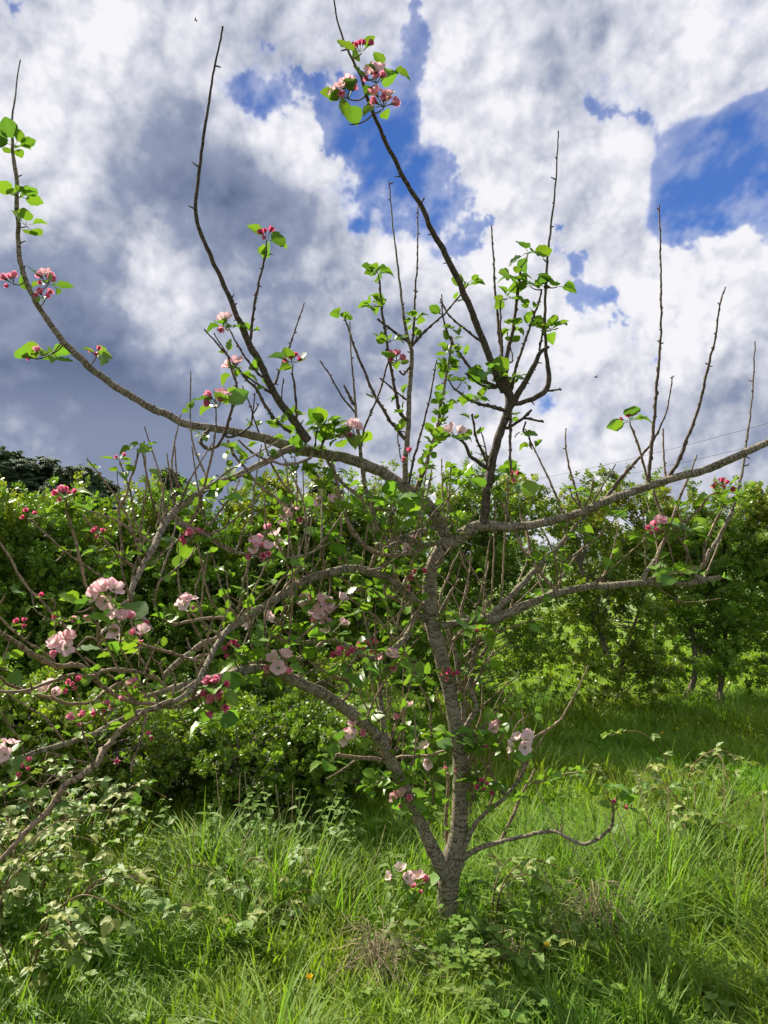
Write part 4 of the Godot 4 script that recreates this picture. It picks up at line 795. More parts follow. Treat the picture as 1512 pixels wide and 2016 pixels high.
func make_sky() -> PanoramaSkyMaterial:
	var w := 4096
	var h := 2048
	var big := noise(11, 1.0, 5)
	var warp := noise(23, 3.0, 4)
	var warp2 := noise(29, 3.0, 4)
	var puff := noise(41, 9.0, 6)
	puff.fractal_type = FastNoiseLite.FRACTAL_RIDGED
	puff.fractal_gain = 0.6
	var fine := noise(53, 11.0, 7)
	fine.fractal_gain = 0.66
	var streak := noise(67, 6.0, 5)
	var sunward := Vector3(-0.010, 0.016, 0.0)
	var bytes := PackedByteArray()
	bytes.resize(w * h * 3)
	var below := [96, 104, 88]
	for k in range(w * h / 2 * 3, w * h * 3, 3):
		bytes[k] = below[0]
		bytes[k + 1] = below[1]
		bytes[k + 2] = below[2]
	# the shades of cloud from its dark base to its sunlit top, and the blue of the air from the horizon up (sRGB)
	var dark := Color(0.33, 0.40, 0.53).srgb_to_linear()
	var grey := Color(0.58, 0.62, 0.72).srgb_to_linear()
	var white := Color(0.94, 0.94, 0.965).srgb_to_linear()
	var low := Color(0.60, 0.73, 0.92).srgb_to_linear()
	var mid := Color(0.32, 0.52, 0.84).srgb_to_linear()
	var high := Color(0.20, 0.38, 0.70).srgb_to_linear()
	for j in h / 2:
		var el := PI / 2.0 - (j + 0.5) / h * PI
		var eld := rad_to_deg(el)
		var step := 1 if eld < 46.0 else 4 if eld < 70.0 else 8
		if step > 1 and j % 2 == 1:
			continue
		var i := 0
		while i < w:
			var az := wrapf((i + 0.5) / w * TAU, -PI, PI)
			var azd := rad_to_deg(az)
			var s := step if step > 1 or absf(azd) < 40.0 else 2
			var d := Vector3(sin(az) * cos(el), sin(el), -cos(az) * cos(el))
			# clouds of the same kind all round: the layout is mirrored from one span of sky to the next
			var x := azd + 36.0
			if absf(azd) > 36.0:
				var span := fposmod(azd - 36.0, 360.0) / 96.0
				x = 72.0 * (span - 1.0 if span > 1.0 and span < 2.0 else 1.0 - span if span < 1.0 else 3.0 - span)
			var y := eld if eld < 43.0 else 86.0 - eld
			y = absf(y)
			var n1 := warp.get_noise_3dv(d)
			var n2 := warp2.get_noise_3dv(d)
			var n3 := fine.get_noise_3dv(d)
			# heaped lobes with dark creases between them, lit from the sun's side
			var p := d * (1.0 + 0.06 * n1)
			var heap := -puff.get_noise_3dv(p)
			var relief := heap + puff.get_noise_3dv(p + sunward)
			var gx := x / SKY_STEP + n1 * 0.9 + n3 * 0.4
			var gy := y / SKY_STEP + n2 * 0.8 - n3 * 0.4
			var cover := cell(SKY_COVER, gx, gy) / 9.0
			var shade := cell(SKY_SHADE, gx, gy) / 9.0
			var soft := 0.03 + 0.12 * smoothstep(-0.25, 0.35, n2 + 0.5 * n1)
			var wisp := streak.get_noise_3d(d.x * 1.0 + d.y * 1.2, d.y * 2.4 - d.x * 2.0, d.z)
			var a := smoothstep(0.56 - soft, 0.57 + soft, cover + 0.40 * n3 + 0.14 * heap * (1.3 - cover) + 0.22 * wisp * (1.25 - cover))
			var edge := 1.0 - absf(a * 2.0 - 1.0)
			var lit := shade + 0.12 * wisp + 0.16 * n3 + 0.21 * relief * (0.35 + 0.65 * shade) + 0.10 * heap * shade + 0.26 * edge * shade
			lit = 0.53 + (lit - 0.5) * 1.22
			lit = clampf(maxf(lit, 0.36 * smoothstep(17.0, 9.0, eld)), 0.0, 1.05)
			var cloud := dark.lerp(grey, lit / 0.5) if lit < 0.5 else grey.lerp(white, (lit - 0.5) / 0.5)
			var up := clampf(eld / 40.0, 0.0, 1.0)
			var air := low.lerp(mid, up / 0.35) if up < 0.35 else mid.lerp(high, (up - 0.35) / 0.65)
			a = maxf(a, 0.03 + 0.30 * smoothstep(0.15, 0.6, cover + 0.5 * n3 + 0.5 * wisp))
			var k := air.lerp(cloud, a).linear_to_srgb()
			var r := clampi(roundi(k.r * 255.0), 0, 255)
			var g := clampi(roundi(k.g * 255.0), 0, 255)
			var bl := clampi(roundi(k.b * 255.0), 0, 255)
			for e in s:
				if i + e < w:
					var o := (j * w + i + e) * 3
					bytes[o] = r
					bytes[o + 1] = g
					bytes[o + 2] = bl
					if step > 1 and j + 1 < h / 2:
						o += w * 3
						bytes[o] = r
						bytes[o + 1] = g
						bytes[o + 2] = bl
			i += s
	var im := Image.create_from_data(w, h, false, Image.FORMAT_RGB8, bytes)
	var sky := PanoramaSkyMaterial.new()
	sky.panorama = ImageTexture.create_from_image(im)
	return sky


# ---------------------------------------------------------------- materials
func bark_texture(seed_: int, base: Color, dark: Color, pale: Color, moss: Color, bands: float) -> Array:
	var w := 384
	var band := noise(seed_, 1.0, 4)
	var patch := noise(seed_ + 1, 1.0, 4)
	var speck := noise(seed_ + 2, 1.0, 3)
	var im := Image.create(w, w, false, Image.FORMAT_RGB8)
	var he := Image.create(w, w, false, Image.FORMAT_RGB8)
	for j in w:
		for i in w:
			# a torus, so that the picture repeats without a seam
			var a := TAU * i / w
			var b := TAU * j / w
			var p := Vector3(cos(a) * (2.2 + cos(b)), sin(a) * (2.2 + cos(b)), sin(b))
			var lo := band.get_noise_3d(p.x * 0.5, p.y * 0.5 + 3.6 * cos(b), 3.6 * sin(b)) + 0.4 * band.get_noise_3d(p.x * 1.1 + 9.0, p.y * 1.1 + 9.0 * cos(b), 9.0 * sin(b))
			var pa := patch.get_noise_3dv(p * 2.2)
			var sp := speck.get_noise_3dv(p * 13.0)
			var k := base
			k = k.lerp(dark, clampf(smoothstep(0.0, 0.16, lo + 0.2 * pa) * bands, 0.0, 1.0))
			k = k.lerp(moss, 0.75 * smoothstep(0.05, 0.4, patch.get_noise_3dv(p * 1.3 + Vector3(9, 2, 4))))
			k = k.lerp(pale, 0.85 * smoothstep(0.22, 0.40, pa + 0.15 * sp))
			k = k * (1.0 + 0.12 * sp)
			im.set_pixel(i, j, k.linear_to_srgb())
			var z := clampf(0.5 + 0.5 * sp + 0.35 * smoothstep(0.16, 0.36, pa + 0.25 * sp) - 0.5 * smoothstep(0.02, 0.34, lo), 0.0, 1.0)
			he.set_pixel(i, j, Color(z, z, z))
	return [ImageTexture.create_from_image(im), ImageTexture.create_from_image(he)]


func make_materials() -> void:
	var t := bark_texture(3, Color(0.36, 0.305, 0.215), Color(0.105, 0.082, 0.052), Color(0.52, 0.48, 0.38), Color(0.20, 0.18, 0.085), 1.0)
	var m := material("bark", Color.WHITE, 0.85)
	m.albedo_texture = t[0]
	m.heightmap_enabled = true
	m.heightmap_texture = t[1]
	m.heightmap_scale = 0.35
	m = material("twig_bark", Color(0.85, 0.72, 0.62), 0.7)
	m.albedo_texture = t[0]
	m = material("hedge_bark", Color(0.17, 0.14, 0.105), 0.9)
	material("apple_leaf", Color(0.21, 0.37, 0.04), 0.38, Color(0.95, 1.0, 0.5))
	material("petal", Color.WHITE, 0.5, Color(1.0, 0.95, 0.97))
	material("flower_heart", Color.WHITE, 0.6)
	material("hedge_leaf", Color(0.25, 0.345, 0.036), 0.42, Color(0.80, 0.86, 0.40))
	material("conifer_leaf", Color(0.085, 0.13, 0.055), 0.8, Color(0.25, 0.3, 0.15))
	material("grass_blade", Color(0.255, 0.39, 0.03), 0.6, Color(0.9, 1.0, 0.45))
	material("bramble_leaf", Color(0.25, 0.35, 0.085), 0.55, Color(0.6, 0.75, 0.35))
	material("nettle_leaf", Color(0.18, 0.31, 0.04), 0.6, Color(0.7, 0.85, 0.4))
	material("straw", Color(0.50, 0.41, 0.25), 0.8, Color(0.4, 0.35, 0.2))
	material("yellow_petal", Color(0.9, 0.66, 0.015), 0.25, Color(0.4, 0.3, 0.02))
	material("old_wood", Color(0.17, 0.14, 0.11), 0.9)
	material("wire", Color(0.22, 0.22, 0.21), 0.5)
	material("feather", Color(0.03, 0.03, 0.035), 0.7)
	for n in ["ground", "field", "hill"]:
		m = material(n, Color.WHITE, 0.95)
		var g := NoiseTexture2D.new()
		g.width = 512
		g.height = 512
		g.seamless = true
		g.noise = noise(71, 0.02, 5)
		var ramp := Gradient.new()
		var k: Array = {"ground": [Color(0.07, 0.075, 0.035), Color(0.13, 0.115, 0.065)], "field": [Color(0.11, 0.19, 0.035), Color(0.19, 0.28, 0.06)], "hill": [Color(0.05, 0.08, 0.04), Color(0.09, 0.13, 0.06)]}[n]
		ramp.set_color(0, k[0].linear_to_srgb())
		ramp.set_color(1, k[1].linear_to_srgb())
		g.color_ramp = ramp
		m.albedo_texture = g
		m.uv1_triplanar = true
		m.uv1_world_triplanar = true
		m.uv1_scale = Vector3.ONE * {"ground": 0.9, "field": 0.12, "hill": 0.01}[n]


# ---------------------------------------------------------------- setting
func land(x: float, z: float) -> float:
	return 0.035 * rough.get_noise_2d(x * 1.4, z * 1.4)


func sheet(called: String, x0: float, x1: float, z0: float, z1: float, nx: int, nz: int, m: Material, shape: Callable) -> void:
	var b := Build.new()
	for j in nz + 1:
		for i in nx + 1:
			var x := lerpf(x0, x1, float(i) / nx)
			var z := lerpf(z0, z1, float(j) / nz)
			b.put(Vector3(x, shape.call(x, z), z), UP, Vector2(x, z), Color.WHITE)
	for j in nz:
		for i in nx:
			var a := j * (nx + 1) + i
			b.quad(a, a + 1, a + nx + 2, a + nx + 1)
	for k in b.v.size():
		var p := b.v[k]
		var e := (x1 - x0) / nx * 0.5
		b.n[k] = Vector3(shape.call(p.x - e, p.z) - shape.call(p.x + e, p.z), 2.0 * e, shape.call(p.x, p.z - e) - shape.call(p.x, p.z + e)).normalized()
	var o := part(called, b.mesh(m), self)
	o.set_meta("kind", "structure")


func make_land() -> void:
	sheet("ground", -14, 14, -9.2, 3, 56, 24, M.ground, land)
	sheet("field", -420, 420, -640, -9.2, 24, 24, M.field, func(x: float, z: float) -> float: return -0.02 if z > -10.0 else -0.05 + 0.4 * rough.get_noise_2d(x * 0.05, z * 0.05))
	sheet("hills", -900, 900, -980, -560, 60, 8, M.hill, func(x: float, z: float) -> float: return -3.0 + (16.0 + 14.0 * rough.get_noise_2d(x * 0.008, 3.0)) * exp(-pow((z + 800.0) / 110.0, 2.0)))


# ---------------------------------------------------------------- the apple tree
func apple_leaf_shape(kind: int) -> Build:
	var b := Build.new()
	var r := RandomNumberGenerator.new()
	r.seed = 100 + kind
	var w := [0.0, 0.24, 0.335, 0.385, 0.40, 0.395, 0.365, 0.31, 0.225, 0.12, 0.0]
	for k in w.size():
		w[k] *= (1.0 + 0.05 * (k % 2)) * [1.0, 0.85, 1.08, 0.95, 0.75, 1.0][kind]
	var g := r.randf_range(0.92, 1.08)
	blade(b, w, 4, [0.2, 0.35, 0.1, 0.45, 0.7, 0.25][kind], [0.5, 0.9, 0.2, 1.3, 0.6, -0.5][kind], 0.09, Color(g, g, g), Color(g * 1.35, g * 1.2, g * 1.5))
	var stalk := Build.new()
	line_on(stalk, Vector3(0, -0.32, 0.03), Vector3(0, 0.02, 0), 0.016, 0.014, 3, Color(1.2, 1.1, 1.2), Vector3(0, 0, 0.02), 2)
	b.add(stalk, Transform3D.IDENTITY)
	return b


func petal_shape(rosy: float, kind: int) -> Build:
	# white to pink blossom: the pink stands at the rim and along the veins of the petal
	var b := Build.new()
	var w := [0.08, 0.19, 0.30, 0.365, 0.36, 0.285, 0.14]
	blade(b, w, 4, [0.42, 0.25, 0.6][kind], [-0.75, -0.45, -0.95][kind], 0.12, Color.WHITE, Color.WHITE)
	for k in b.v.size():
		var s := absf(b.uv[k].x - 0.5) / 0.44
		var rim := clampf(0.2 + 0.75 * s * s + 0.35 * pow(b.uv[k].y, 2.0) + 0.25 * rough.get_noise_3dv(b.v[k] * 160.0 + Vector3.ONE * kind * 40.0), 0.0, 1.0)
		b.c[k] = Color(0.95, 0.83, 0.81).lerp(Color(0.92, 0.32, 0.43), clampf(rim * rosy, 0.0, 1.0))
	return b


func heart_shape() -> Build:
	# calyx, stalk and stamens of an open blossom; the stalk runs down -y, unit = one petal
	var b := Build.new()
	var green := Color(0.13, 0.20, 0.045)
	line_on(b, Vector3(0, -1.15, 0), Vector3(0, -0.12, 0), 0.045, 0.055, 5, green, Vector3(0.06, 0, 0.03), 3)
	line_on(b, Vector3(0, -0.16, 0), Vector3(0, 0.05, 0), 0.12, 0.15, 6, green, Vector3.ZERO, 1)
	for k in 12:
		var a := TAU * k / 12.0 + 0.2
		var top := Vector3(cos(a) * 0.2, 0.36 + 0.05 * (k % 3), sin(a) * 0.2)
		line_on(b, Vector3(cos(a), 0, sin(a)) * 0.06, top, 0.012, 0.010, 3, Color(0.72, 0.74, 0.50), Vector3.ZERO, 1)
		line_on(b, top, top + Vector3(0, 0.06, 0), 0.035, 0.03, 4, Color(0.75, 0.58, 0.20), Vector3.ZERO, 1)
	for k in 5:
		var a := TAU * (k + 0.5) / 5.0
		var o := Vector3(cos(a), 0.1, sin(a))
		var s := Build.new()
		blade(s, [0.07, 0.09, 0.06, 0.0], 2, 0.2, 0.4, 0.0, green, green, frame(o * 0.1, o, UP, 0.4))
		b.add(s, Transform3D.IDENTITY)
	return b


func bud_shape(rosy: float, opened: float) -> Build:
	# a bud of five petals wrapped over one another above a green calyx and stalk
	var b := Build.new()
	var green := Color(0.15, 0.20, 0.06)
	line_on(b, Vector3(0, -1.1, 0), Vector3(0, -0.05, 0), 0.05, 0.07, 5, green, Vector3(0.05, 0, 0.05), 3)
	var red := Color(0.80, 0.12, 0.27).lerp(Color(0.88, 0.36, 0.50), 1.0 - rosy)
	var pale := red.lerp(Color(0.85, 0.70, 0.72), 0.25 + 0.5 * opened)
	for k in 5:
		var a := TAU * k / 5.0
		var o := Vector3(cos(a), 0, sin(a))
		var s := Build.new()
		blade(s, [0.16, 0.36, 0.46, 0.44, 0.34, 0.16], 4, 0.55, -1.15 + 0.35 * opened, 0.03, red, red)
		for q in s.v.size():
			s.c[q] = pale.lerp(red, clampf(0.55 + 0.8 * rough.get_noise_3dv(s.v[q] * 90.0 + o * 30.0) + 0.35 * (1.0 - s.uv[q].y), 0.0, 1.0))
		# each petal stands up from the calyx, hollow side inwards
		var lean := 0.55 + 0.45 * opened
		b.add(s, Transform3D(Basis(o.cross(UP), (UP + o * lean).normalized(), -(o - UP * lean).normalized() + o.cross(UP) * 0.35), o * 0.05).scaled_local(Vector3(1, 0.95, 1)))
		var w := Build.new()
		blade(w, [0.10, 0.10, 0.06, 0.0], 2, 0.2, -0.5, 0.0, green, green, frame(o * 0.1, UP * 0.8 + o * 0.9, o, 0.42))
		b.add(w, Transform3D.IDENTITY)
	line_on(b, Vector3(0, -0.12, 0), Vector3(0, 0.1, 0), 0.13, 0.2, 6, green, Vector3.ZERO, 1)
	return b


func make_apple_tree() -> void:
	var base := Vector3(BRANCHES[0][2][0], 0, BRANCHES[0][2][2]) * 0.001
	base.y = land(base.x, base.z)
	var tree := thing("apple_tree", "old spreading apple tree with pink blossom and bare upright shoots", "tree", base)
	var leaves := []
	for bi in BRANCHES.size():
		var e: Array = BRANCHES[bi][2]
		var p := PackedVector3Array()
		var r := PackedFloat32Array()
		for k in range(0, e.size(), 4):
			p.append(Vector3(e[k], e[k + 1], e[k + 2]) * 0.001 - base)
			r.append(e[k + 3] * 0.0001)
		if bi == 0:
			p[0].y = -0.05
			r[0] *= 1.25
		var thick := r[0] > 0.0115
		# small wobbles that a hand-pruned branch has
		var q := smooth(p, r, 0.02 if thick else 0.012)
		var pts: PackedVector3Array = q[0]
		var rad: PackedFloat32Array = q[1]
		for k in range(1, pts.size() - 1):
			pts[k] += Vector3(rough.get_noise_3dv(pts[k] * 14.0), rough.get_noise_3dv(pts[k] * 14.0 + Vector3(50, 0, 0)), rough.get_noise_3dv(pts[k] * 14.0 + Vector3(0, 50, 0))) * 0.0035
		var b := Build.new()
		var sides := 14 if rad[0] > 0.03 else 9 if thick else 6
		tube(b, pts, rad, sides, 0.15 if thick else 0.10, 0.0 if thick else 0.75, DARK_BACKLIT_BARK if BRANCHES[bi][3] else Color.WHITE)
		# pruned stubs and fruiting spurs
		var many_ := pts.size() / (6 if BRANCHES[bi][3] else 9 if thick else 20)
		for s in many_:
			var k := rng.randi_range(2, pts.size() - 2)
			if bi < 2 and pts[k].y < 0.5:
				continue
			var d := (pts[k + 1] - pts[k - 1]).normalized()
			var out := (perp(d, any()) + d * rng.randf_range(0.1, 0.7)).normalized()
			var l := rng.randf_range(0.006, 0.028) if thick else rng.randf_range(0.002, 0.012)
			line_on(b, pts[k] + out * rad[k] * 0.6, pts[k] + out * (rad[k] + l), 0.0042, 0.0022, 5, Color(0.8, 0.75, 0.7), any() * 0.003, 3)
		part("trunk" if bi == 0 else "branch" if rad[0] > 0.007 else "twig", b.mesh(M.bark if thick else M.twig_bark), tree)
		# leaves that break along the young wood
		var dens: float = BRANCHES[bi][0] * 0.01
		if dens > 0.0:
			var run := 0.0
			var next := 0.04
			for k in range(1, pts.size()):
				run += pts[k].distance_to(pts[k - 1])
				if run > next:
					next = run + rng.randf_range(0.5, 1.5) * 0.075 / maxf(dens, 0.2) * (1.0 if p[0].z + base.z < -2.55 else 4.5)
					for s in rng.randi_range(2, 5):
						var d := (pts[k] - pts[k - 1]).normalized()
						var o := (perp(d, any()) + d * 0.7 + UP * 0.35).normalized()
						leaves.append([pts[k] + perp(d, o) * rad[k], o, rng.randf_range(0.028, 0.06) * clampf((-pts[k].z - base.z - 1.2) / 2.0, 0.55, 1.0)])
		for s in BRANCHES[bi][1]:
			var d := (pts[pts.size() - 1] - pts[pts.size() - 2]).normalized()
			leaves.append([pts[pts.size() - 1], (d + any() * 0.9).normalized(), rng.randf_range(0.03, 0.055)])
	# thin upright shoots that crowd the old limbs
	for bi in LIMBS:
		var e: Array = BRANCHES[bi][2]
		for k in range(4, e.size() - 4, 4):
			var p0 := Vector3(e[k], e[k + 1], e[k + 2]) * 0.001 - base
			var p1 := Vector3(e[k + 4], e[k + 5], e[k + 6]) * 0.001 - base
			if p0.y > 1.95 or p0.y < 0.55 or p0.z + base.z > -2.35 or rng.randf() < (0.2 if p0.x + base.x > -0.1 else 0.5):
				continue
			for s in (2 if p0.distance_to(p1) > 0.07 else 1):
				var from := p0.lerp(p1, rng.randf())
				var l := rng.randf_range(0.12, 0.42)
				var d := (UP + any() * 0.75).normalized()
				var q := smooth(PackedVector3Array([from, from + d * l * 0.5 + any() * 0.03, from + d * l + UP * 0.04 + any() * 0.05]), PackedFloat32Array([0.0045, 0.0034, 0.0022]), 0.016)
				var b := Build.new()
				tube(b, q[0], q[1], 6, 0.1, 0.7)
				part("shoot", b.mesh(M.twig_bark), tree)
				var pts: PackedVector3Array = q[0]
				for j in rng.randi_range(0, 2):
					var c := pts[rng.randi_range(2, pts.size() - 1)]
					for i in rng.randi_range(1, 3):
						leaves.append([c, (d + any() * 1.2).normalized(), rng.randf_range(0.025, 0.055)])
	# blossom and leaf clusters on their spurs
	var hearts := heart_shape().mesh(M.flower_heart)
	var petals := []
	for t in 4:
		var row := []
		for k in 3:
			row.append(petal_shape([0.3, 0.6, 0.95, 1.3][t], k).mesh(M.petal))
		petals.append(row)
	# the far blossoms, too small to tell their petals apart, wear them in one piece
	var corollas := []
	for t in 4:
		var row := []
		for k in 2:
			var b := Build.new()
			for j in 5:
				var a := TAU * j / 5.0 + 0.1 * k
				var o := Vector3(cos(a), 0, sin(a))
				b.add(petal_shape([0.3, 0.6, 0.95, 1.3][t], (j + k) % 3), frame(o * 0.07, o + UP * (0.3 + 0.3 * k + 0.1 * (j % 2)), UP - o * 0.2, 1.0))
			row.append(b.mesh(M.petal))
		corollas.append(row)
	var buds := []
	var cups := []
	for t in 3:
		buds.append(bud_shape([0.5, 0.8, 1.0][t], 0.0).mesh(M.petal))
		cups.append(bud_shape([0.1, 0.35, 0.6][t], 0.75).mesh(M.petal))
	for e in CLUSTERS:
		var q := Vector3(e[0], e[1], e[2]) * 0.001 - base
		var r := Vector3(e[3], e[4], e[5]) * 0.001 - base
		var out := (q - r).normalized() if q.distance_to(r) > 0.01 else UP
		if q.distance_to(r) > 0.012:
			var b := Build.new()
			line_on(b, r, q, 0.0034, 0.0024, 6, Color(0.75, 0.8, 0.6), perp(out, UP) * -0.12 * q.distance_to(r), 5)
			part("spur", b.mesh(M.twig_bark), tree)
		var grow: float = e[12] * (0.0122 if e[2] < -2550 else 0.0076)
		var n: int = e[6] + e[7] + e[8]
		var face := (out * 0.4 + UP * 1.0 + Vector3(-0.3, 0, 0.45)).normalized()
		for k in n:
			# flowers sit round the cluster on a dome, on a golden spiral
			var f := (k + 0.5) / n
			var a: float = k * 2.4 + e[0] * 0.01
			var s1 := perp(face, Vector3(1, 0.2, 0))
			var s2 := face.cross(s1)
			var d := (face * (1.0 - 0.62 * f) + (s1 * cos(a) + s2 * sin(a)) * sqrt(f) * 0.95 + any() * 0.12).normalized()
			if k < e[6]:
				var l := rng.randf_range(0.028, 0.034) * grow
				var at := q + d * l * 1.15
				var o := part("blossom", hearts, tree, frame(at, d, any(), l))
				var open := rng.randf_range(0.12, 0.75)
				var tone := clampi(roundi(e[11] * 0.42 + rng.randf_range(-0.6, 0.6)), 0, 3)
				if e[2] < -2950:
					part("corolla", corollas[tone][k % 2], o)
					continue
				for j in 5:
					var b := TAU * j / 5.0 + rng.randf_range(-0.12, 0.12)
					var w := Vector3(cos(b), open + rng.randf_range(-0.15, 0.15), sin(b)).normalized()
					part("petal", petals[tone][rng.randi_range(0, 2)], o, frame(Vector3(cos(b), 0, sin(b)) * 0.07, w, UP - Vector3(cos(b), 0, sin(b)) * 0.2, rng.randf_range(0.92, 1.1)))
			elif k < e[6] + e[7]:
				var l := rng.randf_range(0.023, 0.028) * grow
				part("half_open_blossom", cups[clampi(roundi(e[11] * 0.25 + rng.randf_range(-0.5, 0.5)), 0, 2)], tree, frame(q + d * l * 1.1, d, any(), l))
			else:
				var l := rng.randf_range(0.015, 0.021) * grow
				part("flower_bud", buds[clampi(roundi((e[11] - 4) * 0.45 + rng.randf_range(-0.4, 0.4)), 0, 2)], tree, frame(q + d * l * 1.5, d, any(), l))
		var near := 0.00205 if e[2] < -2550 else 0.0012
		if e[2] > -2550 and n == 0 and rng.randf() < 0.4:
			continue
		for k in (e[9] if e[1] < 1900 or e[2] > -2550 or n > 0 else int(e[9] * 1.5)):
			if e[2] > -2550 and k > 1 and rng.randf() < 0.15:
				continue
			var a: float = k * 2.4 + e[1] * 0.01
			var d := (Vector3(cos(a), rng.randf_range(-0.45, 0.65), sin(a)) + face * rng.randf_range(-0.1, 0.5)).normalized()
			leaves.append([q + d * 0.006, d, minf(0.09, e[10] * near * rng.randf_range(0.6, 1.12))])
	# the leaves that show largest are parts of their own, the rest one mass
	for l in leaves:
		l.append(l[2] / (base.z * -1.0 - l[0].z))
	leaves.sort_custom(func(a: Array, b: Array) -> bool: return a[3] > b[3])
	var shapes := []
	for k in 6:
		shapes.append(apple_leaf_shape(k).mesh(M.apple_leaf))
	var places := [[], [], [], [], [], []]
	var tints := [[], [], [], [], [], []]
	var tone := []
	for k in 5:
		var m: StandardMaterial3D = M.apple_leaf.duplicate()
		m.albedo_color = (Color(0.21, 0.37, 0.04) * [Color(1, 1, 1), Color(1.25, 1.15, 1.0), Color(0.7, 0.8, 1.0), Color(0.9, 1.05, 1.3), Color(0.6, 0.72, 1.25)][k]).linear_to_srgb()
		tone.append(m)
	for k in leaves.size():
		var l: Array = leaves[k]
		var t := frame(l[0] + l[1] * l[2] * 0.3, l[1], UP + any() * 0.75, l[2])
		var s := rng.randi_range(0, 5)
		if k < 300:
			part("leaf", shapes[s], tree, t, tone[rng.randi_range(0, 4)])
		else:
			places[s].append(t)
			var g := rng.randf_range(0.75, 1.25)
			tints[s].append(Color(g * rng.randf_range(0.8, 1.15), g, g))
	var b := Build.new()
	var raw := []
	for k in 6:
		raw.append(apple_leaf_shape(k))
	for s in 6:
		for k in places[s].size():
			b.add(raw[s], places[s][k], tints[s][k])
	var o := part("small_leaves", b.mesh(M.apple_leaf), tree)
	o.set_meta("kind", "stuff")


# ---------------------------------------------------------------- hedge
func hawthorn_spray() -> Build:
	var b := Build.new()
	var r := RandomNumberGenerator.new()
	r.seed = 5
	line_on(b, Vector3.ZERO, Vector3(0, 0.055, 0), 0.0012, 0.0007, 3, Color(0.5, 0.4, 0.4), Vector3(0.004, 0, 0), 2)
	for k in 8:
		var t := Vector3(0.002, 0.008 + 0.0065 * k, 0)
		var a := k * 2.4
		var d := Vector3(cos(a), 0.7, sin(a)).normalized()
		var s := Build.new()
		var g := r.randf_range(0.8, 1.2)
		# a lobed leaf: a fan with deep notches
		var f := frame(t, d, UP + any(r) * 0.5, r.randf_range(0.022, 0.034))
		var rim := [Vector2(0, 0), Vector2(0.14, 0.32), Vector2(0.44, 0.5), Vector2(0.24, 0.62), Vector2(0.34, 0.86), Vector2(0.0, 1.05), Vector2(-0.34, 0.86), Vector2(-0.24, 0.62), Vector2(-0.44, 0.5), Vector2(-0.14, 0.32)]
		var mid := s.put(f * Vector3(0, 0.55, -0.08), f.basis.z.normalized(), Vector2.ZERO, Color(g, g, g))
		var ids := []
		for w in rim:
			ids.append(s.put(f * Vector3(w.x, w.y, 0.1 * absf(w.x)), f.basis.z.normalized(), w, Color(g, g, g)))
		for q in ids.size():
			s.tri(mid, ids[q], ids[(q + 1) % ids.size()])
		b.add(s, Transform3D.IDENTITY)
	return b


